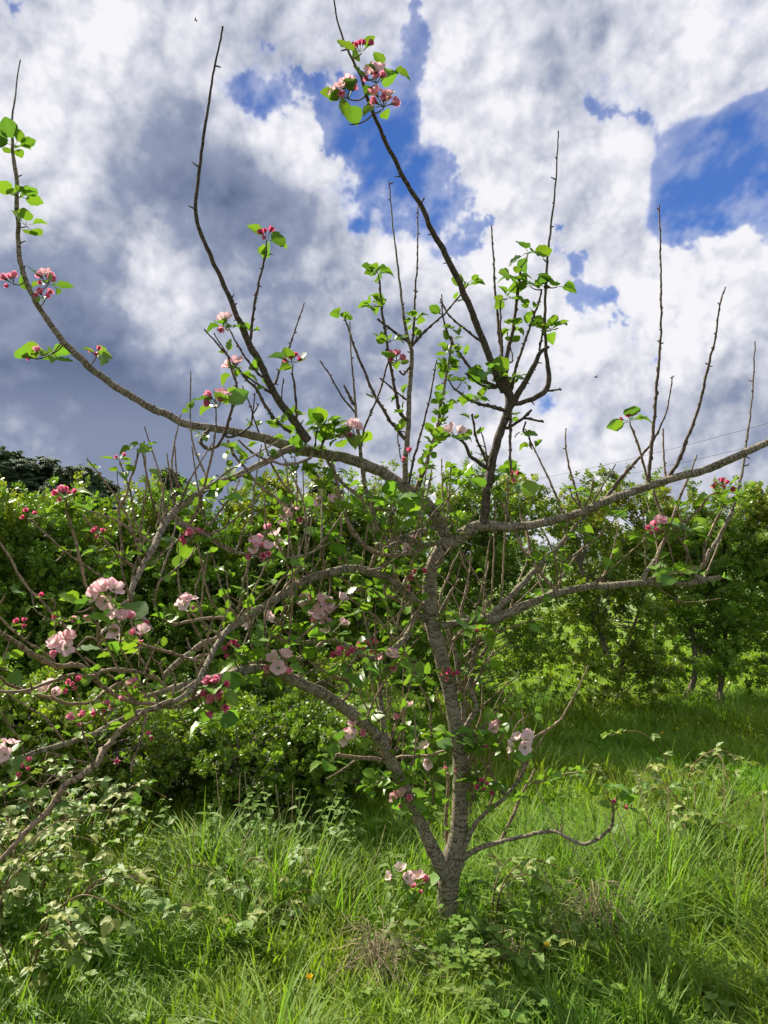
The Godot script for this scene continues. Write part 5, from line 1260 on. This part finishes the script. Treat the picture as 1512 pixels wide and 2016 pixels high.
func hawthorn(at: Vector3, wide: float, deep: float, high: float, full: float, low: float, label: String, group: String, twigs: int, seed_: int, called := "hawthorn_bush", buds := false) -> void:
	var r := RandomNumberGenerator.new()
	r.seed = seed_
	at.y = land(at.x, at.z)
	var o := thing(called, label, "bush", at, group)
	var stems := []
	for k in r.randi_range(2, 4):
		var foot := Vector3(r.randf_range(-0.3, 0.3) * wide, -0.04, r.randf_range(-0.15, 0.15) * deep)
		var top := Vector3(foot.x + r.randf_range(-0.35, 0.35) * wide, high * r.randf_range(0.62, 0.82), r.randf_range(-0.25, 0.25) * deep)
		var p := PackedVector3Array([foot, foot.lerp(top, 0.35) + any(r) * 0.09, foot.lerp(top, 0.7) + any(r) * 0.12, top])
		var t := r.randf_range(0.022, 0.05) * minf(1.0, high / 2.0)
		var q := smooth(p, PackedFloat32Array([t, t * 0.75, t * 0.5, t * 0.2]), 0.06)
		var b := Build.new()
		tube(b, q[0], q[1], 7, 0.2)
		part("stem", b.mesh(M.hedge_bark), o)
		stems.append(q[0])
	var sticks := Build.new()
	var kin := Color(r.randf_range(0.84, 1.0), r.randf_range(0.95, 1.12), r.randf_range(0.8, 1.2))
	var places := []
	var tints := []
	var bud_places := []
	for k in twigs:
		var s: PackedVector3Array = stems[r.randi_range(0, stems.size() - 1)]
		var h := r.randf()
		h = lerpf(low, 1.0, pow(h, 0.8))
		# where the lower part of the bush is open, fewer twigs grow there
		if h < 0.55 and r.randf() > full:
			continue
		var from: Vector3 = s[clampi(int(h * s.size()), 0, s.size() - 1)]
		var round_ := sqrt(maxf(0.15, 1.0 - pow(maxf(0.0, h - 0.7) / 0.36, 2.0)))
		var a := r.randf() * TAU
		var reach := sqrt(r.randf()) * round_
		var end := Vector3(cos(a) * wide * 0.5 * reach + from.x * 0.4, h * high + r.randf_range(-0.12, 0.16) * minf(1.0, high), sin(a) * deep * 0.5 * reach)
		if h > 0.9 and r.randf() < 0.35:
			end.y += r.randf_range(0.05, 0.28) * minf(1.0, high / 2.0)
		end.y = maxf(end.y, 0.1)
		var bow := UP * r.randf_range(-0.05, 0.12)
		line_on(sticks, from, end, 0.006, 0.0018, 4, Color.WHITE, bow, 4)
		var shade := r.randf_range(0.75, 1.3)
		var young := h > 0.85 and not buds and r.randf() < 0.3
		var many_ := r.randi_range(11, 20)
		for j in many_:
			var f := r.randf_range(0.42, 1.0)
			var w := from.lerp(end, f) + bow * sin(f * PI) + any(r) * 0.085 * (1.15 - 0.7 * f)
			var d := ((end - from).normalized() + any(r) * 0.9 + UP * 0.35).normalized()
			places.append(frame(w, d, any(r), r.randf_range(0.95, 1.65) * (0.75 if buds else 1.0)))
			var g := shade * r.randf_range(0.8, 1.2)
			tints.append(Color(g * (1.3 if young else r.randf_range(0.85, 1.12)), g * (0.98 if young else 1.0), g) * kin)
			if buds and j < 4 and r.randf() < 0.6:
				bud_places.append([w + any(r) * 0.03, r.randf_range(0.006, 0.010)])
	var stick := part("branches", sticks.mesh(M.hedge_bark), o)
	stick.set_meta("kind", "stuff")
	many("foliage", M.spray_mesh, o, places, tints)
	if buds:
		var p := []
		var c := []
		for e in bud_places:
			for j in 7:
				p.append(frame(e[0] + any(r) * 0.022, any(r), any(r), e[1]))
				c.append(Color(0.70, 0.70, 0.46) * r.randf_range(0.8, 1.1))
		var ball := SphereMesh.new()
		ball.radius = 0.5
		ball.height = 1.0
		ball.radial_segments = 6
		ball.rings = 3
		ball.material = M.flower_heart
		many("flower_buds", ball, o, p, c)


func make_hedge() -> void:
	M.spray_mesh = hawthorn_spray().mesh(M.hedge_leaf)
	for k in HEDGE.size():
		var e: Array = HEDGE[k]
		hawthorn(Vector3(e[0], 0, e[1]), e[2], e[3], e[4], e[5], e[6], e[8], "hawthorn bushes forming the hedge", e[7], 900 + k)
	for k in LOW.size():
		var e: Array = LOW[k]
		hawthorn(Vector3(e[0], 0, e[1]), e[2], e[3], e[4], 1.0, 0.1, e[6], "low shrubs at the foot of the hedge", e[5], 1400 + k, "hawthorn_shrub", true)


func make_fence() -> void:
	var o := thing("stock_fence", "weathered wire stock fence on wooden posts running through the hedge", "fence", Vector3(0, 0, -8.75))
	for k in 6:
		var x := -6.2 + 2.35 * k
		var b := Build.new()
		tube(b, PackedVector3Array([Vector3(x, -0.05, 0), Vector3(x, 0.5, 0.01), Vector3(x + 0.02, 1.08, 0.0)]), PackedFloat32Array([0.05, 0.05, 0.045]), 8, 0.1)
		part("post", b.mesh(M.old_wood), o)
	for k in 6:
		part("wire", line(Vector3(-7.5, 0.12 + 0.17 * k, 0.055), Vector3(7.5, 0.12 + 0.17 * k, 0.055), 0.0022, 0.0022, 4).mesh(M.wire), o)
	var b := Build.new()
	for k in 100:
		line_on(b, Vector3(-7.5 + 0.15 * k, 0.12, 0.052), Vector3(-7.5 + 0.15 * k, 0.97, 0.052), 0.0014, 0.0014, 3, Color.WHITE, Vector3.ZERO, 1)
	var s := part("netting", b.mesh(M.wire), o)
	s.set_meta("kind", "stuff")


func make_far() -> void:
	# dark conifers beyond the field's edge
	var b := Build.new()
	for k in 5:
		var a := (k - 2) * 0.42
		blade(b, [0.05, 0.13, 0.12, 0.08, 0.0], 2, 0.3, 0.9, 0.0, Color.WHITE, Color.WHITE, frame(Vector3.ZERO, Vector3(sin(a), cos(a), 0), Vector3(0, 0, 1), 1.0))
	var spray := b.mesh(M.conifer_leaf)
	for k in CONIFERS.size():
		var e: Array = CONIFERS[k]
		var r := RandomNumberGenerator.new()
		r.seed = 300 + k
		var o := thing("conifer_tree", e[4], "tree", Vector3(e[0], 0, e[1]), "dark conifers beyond the hedge")
		var t := Build.new()
		tube(t, PackedVector3Array([Vector3(0, -0.1, 0), Vector3(0.05, e[2] * 0.5, 0), Vector3(0, e[2] * 0.92, 0)]), PackedFloat32Array([0.22, 0.14, 0.03]), 8, 0.1)
		part("trunk", t.mesh(M.hedge_bark), o)
		var places := []
		var tints := []
		for c in 46:
			# lobes of foliage that hang over one another
			var h := pow(r.randf(), 0.7)
			var a := r.randf() * TAU
			var wide: float = e[3] * sqrt(maxf(0.03, 1.0 - pow(h, 2.6)))
			var q := Vector3(cos(a) * wide * r.randf_range(0.5, 0.95), 0.6 + h * (e[2] - 0.9), sin(a) * wide * r.randf_range(0.5, 0.95))
			var g := r.randf_range(0.7, 1.3)
			for j in 80:
				var w := any(r)
				w = w.normalized() * pow(r.randf(), 0.4)
				var d := (Vector3(w.x, 0.1, w.z) + Vector3(q.x, 0, q.z).normalized() * 0.6 + Vector3(0, -0.5 + r.randf() * 0.9, 0)).normalized()
				places.append(frame(q + w * Vector3(0.75, 0.6, 0.75), d, UP + any(r) * 0.4, r.randf_range(0.28, 0.55)))
				tints.append(Color(g, g, g) * r.randf_range(0.8, 1.25))
		many("crown", spray, o, places, tints)
	# two cables from pole to pole
	var feet := [CABLE[0], CABLE[1]]
	for k in 2:
		var f := Vector3(feet[k][0], 0, feet[k][2])
		var high: float = feet[k][1]
		var o := thing("utility_pole", ["wooden utility pole hidden behind the hedge, carrying two cables", "wooden utility pole standing past the right end of the hedge"][k], "pole", f, "utility poles")
		part("mast", line(Vector3(0, -0.3, 0), Vector3(0, high + 0.1, 0), 0.14, 0.10, 10).mesh(M.old_wood), o)
		part("crossarm", line(Vector3(0, high - 0.95, -0.25), Vector3(0, high - 0.95, 0.25), 0.05, 0.05, 6).mesh(M.old_wood), o)
	for k in 2:
		var drop := Vector3(0, -0.85 * k, 0.25 * k)
		var a := Vector3(feet[0][0], feet[0][1], feet[0][2]) + drop
		var z := Vector3(feet[1][0], feet[1][1], feet[1][2]) + drop
		var o := part("overhead_cable", line(a, z, 0.011, 0.011, 5, Color.WHITE, Vector3(0, -0.35, 0), 24).mesh(M.feather), self)
		o.name = numbered("overhead_cable")
		tag(o, ["upper of two thin black cables crossing the sky above the hedge", "lower of two thin black cables crossing the sky above the hedge"][k], "cable", "overhead cables")
	for k in BIRDS.size():
		var e: Array = BIRDS[k]
		var o := thing("flying_bird", ["small dark bird gliding below the white cloud above the hedge", "tiny dark bird high in front of the bright cloud"][k], "bird", Vector3(e[0], e[1], e[2]), "birds in the sky")
		var s := Build.new()
		tube(s, PackedVector3Array([Vector3(-0.09, 0, 0), Vector3(-0.05, 0.005, 0), Vector3(0.02, 0.005, 0), Vector3(0.07, 0, 0), Vector3(0.12, 0.0, 0)]), PackedFloat32Array([0.004, 0.018, 0.022, 0.012, 0.003]), 8)
		part("body", s.mesh(M.feather), o)
		for q in [-1.0, 1.0]:
			var w := Build.new()
			blade(w, [0.14, 0.17, 0.15, 0.10, 0.0], 4, 0.1, 0.6, 0.0, Color.WHITE, Color.WHITE, frame(Vector3(0, 0.01, 0.012 * q), Vector3(0.25, 0.45, q), UP, 0.2))
			part("wing", w.mesh(M.feather), o)
		var t := Build.new()
		blade(t, [0.15, 0.22, 0.28], 2, 0.0, 0.0, 0.0, Color.WHITE, Color.WHITE, frame(Vector3(0.09, 0, 0), Vector3(1, 0, 0), UP, 0.07))
		part("tail", t.mesh(M.feather), o)


# ---------------------------------------------------------------- meadow
func clump(seed_: int, blades: int, spread: float, high: Vector2, bend: float, wide: float, dry: float) -> ArrayMesh:
	var r := RandomNumberGenerator.new()
	r.seed = seed_
	var b := Build.new()
	for k in blades:
		var a := r.randf() * TAU
		var foot := Vector3(cos(a), 0, sin(a)) * spread * sqrt(r.randf()) - UP * 0.01
		var d := Vector3(cos(a + r.randf_range(-0.8, 0.8)), 0, sin(a + r.randf_range(-0.8, 0.8))).normalized()
		var l := r.randf_range(high.x, high.y)
		var arch := bend * r.randf_range(0.3, 1.3)
		var side := d.cross(UP).normalized()
		var g := r.randf_range(0.75, 1.25)
		var k2 := Color(g * r.randf_range(0.85, 1.2), g, g * r.randf_range(0.7, 1.5))
		if r.randf() < dry:
			k2 = Color(3.1, 1.45, 5.5) * r.randf_range(0.6, 1.0)
		var w := wide * r.randf_range(0.7, 1.3)
		var n := 5
		for j in n + 1:
			var t := float(j) / n
			var at := foot + UP * l * (t - 0.32 * arch * t * t) + d * l * arch * 0.75 * t * t
			var q := (UP * 0.35 - d * 0.2 + d * t * arch + side.cross(UP) * 0.5).normalized()
			var hw := w * 0.5 * (1.0 - pow(t, 2.2)) + 0.0002
			b.put(at - side * hw, q, Vector2(0, t), k2)
			b.put(at + side * hw, q, Vector2(1, t), k2)
			if j:
				var e := b.v.size()
				b.quad(e - 4, e - 3, e - 1, e - 2)
	return b.mesh(M.grass_blade)


func herb_shape() -> ArrayMesh:
	var b := Build.new()
	var r := RandomNumberGenerator.new()
	r.seed = 77
	for k in 7:
		var a := k * 2.4
		var top := Vector3(cos(a) * r.randf_range(0.02, 0.06), r.randf_range(0.05, 0.13), sin(a) * r.randf_range(0.02, 0.06))
		line_on(b, Vector3.ZERO, top, 0.0014, 0.001, 3, Color(0.9, 1, 0.8), Vector3.ZERO, 2)
		for j in 3:
			var t := a + (j - 1) * 1.1
			blade(b, [0.04, 0.2, 0.32, 0.22, 0.34, 0.16, 0.0], 2, 0.2, 0.4, 0.05, Color.WHITE * r.randf_range(0.85, 1.15), Color(1.2, 1.2, 1.2), frame(top, Vector3(cos(t), 0.3, sin(t)), UP, r.randf_range(0.022, 0.038)))
	return b.mesh(M.nettle_leaf)


func make_meadow() -> void:
	var tufts := [
		["meadow_grass", "lush bright green meadow grass covering the ground under the apple tree", [clump(1, 16, 0.05, Vector2(0.05, 0.15), 0.5, 0.0095, 0.03), clump(2, 14, 0.06, Vector2(0.07, 0.19), 0.75, 0.0085, 0.05)]],
		["long_grass", "long arching blue-green grass in rough tussocks beside the apple tree", [clump(3, 22, 0.05, Vector2(0.18, 0.38), 1.0, 0.007, 0.08), clump(4, 20, 0.06, Vector2(0.16, 0.32), 1.25, 0.0075, 0.14)]],
		["dead_grass", "thin dead straw lying among the green meadow grass", [clump(5, 10, 0.07, Vector2(0.10, 0.30), 1.4, 0.0055, 1.0)]],
	]
	var patch := noise(91, 0.55, 3)
	var patch2 := noise(92, 1.3, 2)
	for e in tufts.size():
		for v in tufts[e][2].size():
			var r := RandomNumberGenerator.new()
			r.seed = 500 + e * 10 + v
			var places := []
			var tints := []
			for k in [14000, 4200, 3400][e]:
				# evenly over the part of the meadow that can be seen, with a margin
				var z := -lerpf(1.9, 9.0, pow(r.randf(), 1.25))
				var x := r.randf_range(-1, 1) * (0.6 * -z + 0.9)
				var m := patch.get_noise_2d(x, z)
				var m2 := patch2.get_noise_2d(x, z)
				# tussocks of long grass stand in the rough patches, one large one right of the tree
				var tuss := 0.4 * smoothstep(0.25, 0.5, m) + 1.3 * exp(-(pow((x - 0.95) / 0.55, 2.0) + pow((z + 3.6) / 0.6, 2.0))) + 0.35 * exp(-(pow((x + 0.55) / 0.5, 2.0) + pow((z + 3.5) / 0.4, 2.0)))
				if e == 1 and r.randf() > tuss:
					continue
				if e == 2 and r.randf() > 0.12 + 0.8 * smoothstep(0.05, 0.4, m2) + 0.7 * tuss:
					continue
				if e == 0 and r.randf() < 0.35 * tuss:
					continue
				var s := r.randf_range(0.7, 1.25) * (1.0 + 0.35 * m)
				if z < -5.0:
					s *= 1.15
				# trodden short round the trunk
				s *= 1.0 - 0.7 * exp(-(pow((x - 0.3) / 0.3, 2.0) + pow((z + 3.15) / 0.45, 2.0)))
				var b := Basis(UP, r.randf() * TAU).scaled_local(Vector3(s, s * r.randf_range(0.8, 1.2), s))
				places.append(Transform3D(Basis(Vector3.RIGHT, r.randf_range(-0.16, 0.16)) * b, Vector3(x, land(x, z), z)))
				var g := r.randf_range(0.8, 1.2) * (1.0 + 0.25 * m2)
				if e == 1:
					tints.append(Color(g * 0.85, g * 0.95, g * 1.4))
				elif e == 2:
					tints.append(Color(g, g, g) * 0.85)
				else:
					tints.append(Color(g * (1.0 + 0.5 * m), g, g * 0.9))
			var o := many(numbered(tufts[e][0]), tufts[e][2][v], self, places, tints)
			tag(o, tufts[e][1], "grass", "", "stuff")
	var r := RandomNumberGenerator.new()
	r.seed = 640
	var places := []
	var tints := []
	for k in 2600:
		var z := -lerpf(1.9, 7.0, pow(r.randf(), 1.3))
		var x := r.randf_range(-1, 1) * (0.6 * -z + 0.7)
		if r.randf() > 0.25 + smoothstep(-0.1, 0.35, patch2.get_noise_2d(x * 0.7 + 40.0, z * 0.7)):
			continue
		places.append(Transform3D(Basis(UP, r.randf() * TAU).scaled_local(Vector3.ONE * r.randf_range(0.6, 1.15)), Vector3(x, land(x, z), z)))
		var g := r.randf_range(0.75, 1.3)
		tints.append(Color(g * r.randf_range(0.85, 1.2), g, g))
	tag(many("ground_herbs", herb_shape(), self, places, tints), "low leafy herbs growing thickly between the meadow grass blades", "herbs", "", "stuff")
	# the pasture beyond the fence, seen through the gaps in the hedge
	places = []
	tints = []
	var short := clump(9, 20, 0.09, Vector2(0.06, 0.14), 0.6, 0.007, 0.04)
	for k in 9000:
		var z := -lerpf(9.1, 24.0, pow(r.randf(), 1.6))
		var x := r.randf_range(-1, 1) * (0.56 * -z + 0.5)
		places.append(Transform3D(Basis(UP, r.randf() * TAU).scaled_local(Vector3.ONE * r.randf_range(0.9, 1.7)), Vector3(x, -0.03, z)))
		var g := r.randf_range(0.9, 1.25)
		tints.append(Color(g * 1.15, g * 1.1, g))
	tag(many("pasture_grass", short, self, places, tints), "short sunlit pasture grass in the field beyond the hedge", "grass", "", "stuff")


func bramble_leaf_shape(kind: int) -> ArrayMesh:
	var b := Build.new()
	var g: Color = Color(1, 1, 1) * [1.0, 1.12, 0.9][kind]
	var w := [0.0, 0.22, 0.34, 0.33, 0.38, 0.30, 0.27, 0.16, 0.10, 0.0]
	line_on(b, Vector3(0, -0.75, 0), Vector3.ZERO, 0.02, 0.016, 3, Color(0.7, 0.7, 0.6), Vector3(0, 0, 0.03), 2)
	for j in 3:
		var a: float = [0.0, 1.25, -1.25][j]
		blade(b, w, 4, [0.3, 0.15, 0.45][kind], [0.5, 0.9, 0.3][kind], 0.12, g, g * Color(1.2, 1.15, 1.2), frame(Vector3(0, 0.0 if j else 0.12, 0), Vector3(sin(a), cos(a), -0.15), Vector3(0, 0, 1), 1.0 if j == 0 else 0.85))
	return b.mesh(M.bramble_leaf)


func make_plants() -> void:
	var leaf := [bramble_leaf_shape(0), bramble_leaf_shape(1), bramble_leaf_shape(2)]
	var tone := []
	for k in 4:
		var m: StandardMaterial3D = M.bramble_leaf.duplicate()
		m.albedo_color = (Color(0.25, 0.35, 0.085) * [Color(1, 1, 1), Color(1.2, 1.15, 1.2), Color(0.75, 0.9, 0.75), Color(1.3, 1.05, 0.9)][k]).linear_to_srgb()
		tone.append(m)
	for k in BRAMBLES.size():
		var e: Array = BRAMBLES[k]
		var r := RandomNumberGenerator.new()
		r.seed = 2000 + k
		var at := Vector3(e[0], land(e[0], e[1]), e[1])
		var o := thing("bramble_plant", e[5], "bramble", at, "bramble plants in the grass")
		for c in int(e[3]):
			var a := r.randf() * TAU
			var l: float = e[2] * r.randf_range(0.7, 1.15)
			var d := Vector3(cos(a), 0, sin(a))
			var p := PackedVector3Array([Vector3(0, -0.02, 0) + d * 0.03, d * l * 0.18 + UP * l * 0.55, d * l * 0.5 + UP * l * 0.85, d * l * 0.9 + UP * l * 0.75])
			var q := smooth(p, PackedFloat32Array([0.0035, 0.003, 0.0025, 0.0015]), 0.03)
			var b := Build.new()
			tube(b, q[0], q[1], 5, 0.1, 0.5, Color(0.7, 0.6, 0.4))
			part("cane", b.mesh(M.twig_bark), o)
			var pts: PackedVector3Array = q[0]
			for j in int(e[4]):
				var f := r.randf_range(0.25, 1.0)
				var s := pts[clampi(int(f * pts.size()), 1, pts.size() - 1)]
				var w := (any(r) + d * 0.4 + UP * 0.2)
				w.y *= 0.5
				w = w.normalized()
				var size := r.randf_range(0.038, 0.068)
				part("leaf", leaf[r.randi_range(0, 2)], o, frame(s + w * size * 0.75, w, UP + any(r) * 0.5, size), tone[r.randi_range(0, 3)])
	# nettles
	var nl := Build.new()
	blade(nl, [0.0, 0.2, 0.25, 0.20, 0.23, 0.17, 0.18, 0.11, 0.10, 0.04, 0.0], 2, 0.35, 0.7, 0.1, Color.WHITE, Color(1.2, 1.2, 1.2))
	var nettle := nl.mesh(M.nettle_leaf)
	for k in NETTLES.size():
		var e: Array = NETTLES[k]
		var r := RandomNumberGenerator.new()
		r.seed = 2600 + k
		var o := thing("nettle_plant", e[3], "nettle", Vector3(e[0], land(e[0], e[1]), e[1]), "nettles in the grass")
		var h: float = e[2]
		var top := Vector3(r.randf_range(-0.08, 0.08), h, r.randf_range(-0.08, 0.08))
		part("stem", line(Vector3(0, -0.02, 0), top, 0.0035, 0.002, 5, Color(0.8, 0.85, 0.8)).mesh(M.nettle_leaf), o)
		var pairs := int(h / 0.055)
		for j in pairs:
			var f := 0.18 + 0.82 * (j + 1.0) / pairs
			var s := (0.05 + 0.035 * sin(f * PI)) * (1.0 if f < 0.9 else 0.6)
			for q in 2:
				var a := j * PI / 2.0 + q * PI + r.randf_range(-0.3, 0.3)
				var w := Vector3(cos(a), r.randf_range(-0.1, 0.55), sin(a)).normalized()
				part("leaf", nettle, o, frame(top * f + w * 0.01, w, UP + any(r) * 0.25, s * r.randf_range(0.85, 1.15)))
	# dead stalks and tufts of straw
	for k in STALKS.size():
		var e: Array = STALKS[k]
		var r := RandomNumberGenerator.new()
		r.seed = 3100 + k
		var b := Build.new()
		line_on(b, Vector3(0, -0.02, 0), Vector3(e[3], e[2], r.randf_range(-0.06, 0.06)), 0.0038, 0.0022, 5, Color.WHITE * r.randf_range(0.8, 1.2), Vector3(e[3] * 0.15, 0.0, 0.02), 6)
		var o := part("dead_stalk", b.mesh(M.straw), self, Transform3D(Basis.IDENTITY, Vector3(e[0], land(e[0], e[1]), e[1])))
		o.name = numbered("dead_stalk")
		tag(o, e[4], "stalk", "dead grass stalks")
	for k in STRAW.size():
		var e: Array = STRAW[k]
		var r := RandomNumberGenerator.new()
		r.seed = 3300 + k
		var o := thing("straw_tuft", e[4], "grass tuft", Vector3(e[0], land(e[0], e[1]), e[1]), "tufts of dead grass")
		var b := Build.new()
		for j in 110:
			var a := r.randf() * TAU
			var d := Vector3(cos(a), 0, sin(a))
			var l: float = e[3] * r.randf_range(0.35, 1.3)
			var top := Vector3(0, e[2] * r.randf_range(0.35, 1.1), 0) + d * 0.05 + any(r) * 0.05
			var p := PackedVector3Array([d * 0.09 * r.randf(), top, top + d * l * 0.45 - UP * 0.2 * l + any(r) * 0.05, top + d * l * 0.7 - UP * l * r.randf_range(0.2, 0.9) + any(r) * 0.07])
			p[3].y = maxf(p[3].y, 0.01)
			var q := smooth(p, PackedFloat32Array([0.0012, 0.0016, 0.0014, 0.0009]), 0.05)
			tube(b, q[0], q[1], 3, 0.0, 0.0, Color(1, 1, 1) * r.randf_range(0.35, 1.2))
		var s := part("straw", b.mesh(M.straw), o)
		s.set_meta("kind", "stuff")
	# buttercups
	var cup := Build.new()
	blade(cup, [0.1, 0.3, 0.42, 0.45, 0.38, 0.2], 2, 0.35, -0.7, 0.0, Color.WHITE, Color.WHITE)
	var cup_mesh := cup.mesh(M.yellow_petal)
	for k in BUTTERCUPS.size():
		var e: Array = BUTTERCUPS[k]
		var o := thing("buttercup", e[3], "flower", Vector3(e[0], land(e[0], e[1]), e[1]), "buttercups")
		var top := Vector3(0.01, e[2], 0.01)
		part("stem", line(Vector3(0, -0.01, 0), top, 0.0013, 0.001, 4).mesh(M.nettle_leaf), o)
		part("flower_centre", line(top, top + UP * 0.004, 0.0035, 0.003, 6, Color(0.6, 0.45, 0.03)).mesh(M.flower_heart), o)
		for j in 5:
			var a := TAU * j / 5.0
			part("petal", cup_mesh, o, frame(top, Vector3(cos(a), 0.55, sin(a) + 0.2), UP, 0.019))


# ---------------------------------------------------------------- scene
func _ready() -> void:
	rng.seed = 4
	rough.seed = 8
	rough.noise_type = FastNoiseLite.TYPE_SIMPLEX_SMOOTH
	rough.frequency = 1.0
	rough.fractal_octaves = 2
	var camera := Camera3D.new()
	camera.name = "camera"
	camera.position = Vector3(0, 1.6, 0)
	camera.rotation_degrees = Vector3(4.0, 0, 0)
	camera.fov = 69.39
	camera.near = 0.05
	camera.far = 3000.0
	add_child(camera)
	camera.current = true
	var env := Environment.new()
	env.background_mode = Environment.BG_SKY
	env.sky = Sky.new()
	env.sky.sky_material = make_sky()
	env.tonemap_mode = Environment.TONE_MAPPER_LINEAR
	env.tonemap_exposure = EXPOSURE
	env.background_energy_multiplier = SKY_ENERGY
	env.sdfgi_enabled = true
	env.ssao_enabled = true
	env.ssil_enabled = true
	var world := WorldEnvironment.new()
	world.name = "world"
	world.environment = env
	add_child(world)
	# high sun behind the hedge, to the left: its light comes through the leaves towards the camera
	var sun := DirectionalLight3D.new()
	sun.name = "sun"
	var az := deg_to_rad(SUN.x)
	var el := deg_to_rad(SUN.y)
	var to := Vector3(-sin(az) * cos(el), sin(el), -cos(az) * cos(el))
	sun.light_energy = SUN_ENERGY
	sun.light_color = Color(1.0, 0.96, 0.89)
	sun.light_angular_distance = 0.55
	sun.shadow_enabled = true
	add_child(sun)
	sun.look_at_from_position(to * 20.0, Vector3.ZERO)
	make_materials()
	make_land()
	make_hedge()
	make_fence()
	make_far()
	make_apple_tree()
	make_meadow()
	make_plants()
